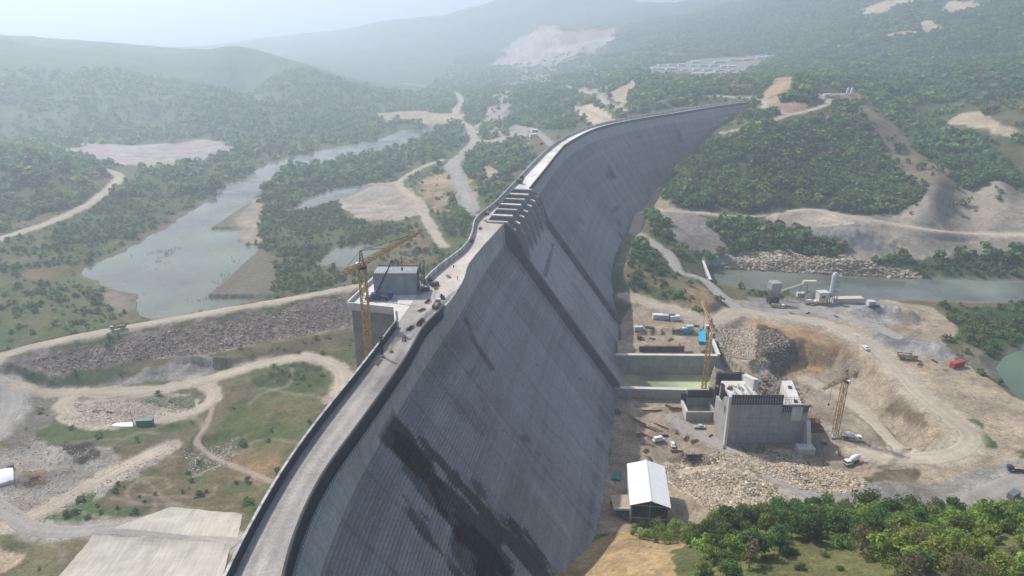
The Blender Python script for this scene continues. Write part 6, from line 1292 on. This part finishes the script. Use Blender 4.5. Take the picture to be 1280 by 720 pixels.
# ------------------------------------------------------------------ river inlet walls
def wall_path(px, z, h, th, name, label, cat_, m, cop=conc_l):
    P = spline(atz(*np.array(px).T, z), 2.0); t = thing(name, label, cat_, tuple(P[len(P)//2])); tt = np.gradient(P[:, :2], axis=0); tt /= np.linalg.norm(tt, axis=1)[:, None]; nn = np.stack([-tt[:, 1], tt[:, 0]], -1); c = t.location
    for nm, z0, z1, w_, mm in (('wall_panel', -h, 0, th, m), ('coping', 0, .4, th*1.5, cop)):
        V = []; n = 4
        for i in range(len(P)):
            for o, zz_ in ((-w_/2, z0), (-w_/2, z1), (w_/2, z1), (w_/2, z0)): V.append((P[i, 0]+nn[i, 0]*o-c.x, P[i, 1]+nn[i, 1]*o-c.y, zz_))
        Fs = [(a*n+j, a*n+(j+1) % n, (a+1)*n+(j+1) % n, (a+1)*n+j) for a in range(len(P)-1) for j in range(n)]+[(0, 1, 2, 3), tuple(range((len(P)-1)*n, len(P)*n))[::-1]]
        b = MB(); b.add(Vs_ if False else V, Fs); b.build(nm, mm, t)
    return t
wall_path([(851,323),(853,317),(862,311),(875,309),(900,308),(928,311)], 26.5, 7.5, 1.0, 'curved_wall', 'dark curved concrete wall round the head of the river channel', 'wall', mat('dark_wall_concrete', (.17, .165, .16), .9, 0, .25, .3), conc_d)
wall_path([(876,318),(881,332),(888,350)], 24.0, 9, 1.2, 'wing_wall', 'short dark wing wall running down to the river channel', 'wall', conc_w)
t, P_, c_ = drape('channel_floor', 'grey paved slope inside the curved channel wall', 'slab', [(880,332),(878,316),(927,316),(930,332)], 14, 8, .4, mat('paved_grey', (.25, .24, .22), .9, 0, .2, .3), 2)
# ------------------------------------------------------------------ light, air, camera settings
SUN_AZ, SUN_EL = (-.72, .69), math.radians(45.5)       # horizontal direction towards the sun, height
W = bpy.data.worlds.new('World'); SC.world = W; W.use_nodes = True; nt = W.node_tree
sky = nt.nodes.new('ShaderNodeTexSky'); sky.sky_type = 'NISHITA'; sky.sun_disc = False; sky.sun_elevation = SUN_EL
sky.sun_rotation = math.atan2(SUN_AZ[0], SUN_AZ[1]); sky.air_density = 1.0; sky.dust_density = 3.0; sky.ozone_density = 1.0; sky.altitude = 200
nt.links.new(sky.outputs[0], nt.nodes['Background'].inputs['Color']); nt.nodes['Background'].inputs['Strength'].default_value = .10
sd = bpy.data.lights.new('sun', 'SUN'); sd.energy = 3.6; sd.angle = math.radians(.55); sd.color = (1, .965, .91)
so = bpy.data.objects.new('sun', sd); COL.objects.link(so)
h = math.cos(SUN_EL)/math.hypot(*SUN_AZ); dv = Vector((SUN_AZ[0]*h, SUN_AZ[1]*h, math.sin(SUN_EL)))
so.rotation_euler = dv.to_track_quat('Z', 'Y').to_euler(); so.location = dv*500
# the air: one even volume round everything
hm = bpy.data.materials.new('haze'); hm.use_nodes = True; nt = hm.node_tree; nt.nodes.clear()
pv = nt.nodes.new('ShaderNodeVolumePrincipled'); om = nt.nodes.new('ShaderNodeOutputMaterial'); nt.links.new(pv.outputs[0], om.inputs['Volume'])
pv.inputs['Color'].default_value = (.75, .86, 1.0, 1); pv.inputs['Density'].default_value = .0004; pv.inputs['Anisotropy'].default_value = .42
X = 14500.0; z0 = float(GZ.min())-1.0; z1 = float(max(GZ.max(), 190))+30
v = [(x, y, z) for z in (z0, z1) for y in (-2000, X) for x in (-X, X)]
me = bpy.data.meshes.new('haze'); me.from_pydata(v, [], [(0,2,3,1),(4,5,7,6),(0,1,5,4),(2,6,7,3),(0,4,6,2),(1,3,7,5)]); me.materials.append(hm); me.update()
link('haze', me, kind='stuff')
vs = SC.view_settings; vs.view_transform = 'Standard'; vs.look = 'None'; vs.gamma = 1.0; vs.use_curve_mapping = False; vs.exposure = 0.48
SC.render.engine = 'CYCLES'; cy = SC.cycles; cy.use_denoising = True; cy.denoiser = 'OPENIMAGEDENOISE'; cy.max_bounces = 5; cy.diffuse_bounces = 2; cy.glossy_bounces = 2
cy.volume_bounces = 1; cy.transparent_max_bounces = 4; cy.caustics_reflective = False; cy.caustics_refractive = False
SC.render.resolution_x = 1024; SC.render.resolution_y = 576
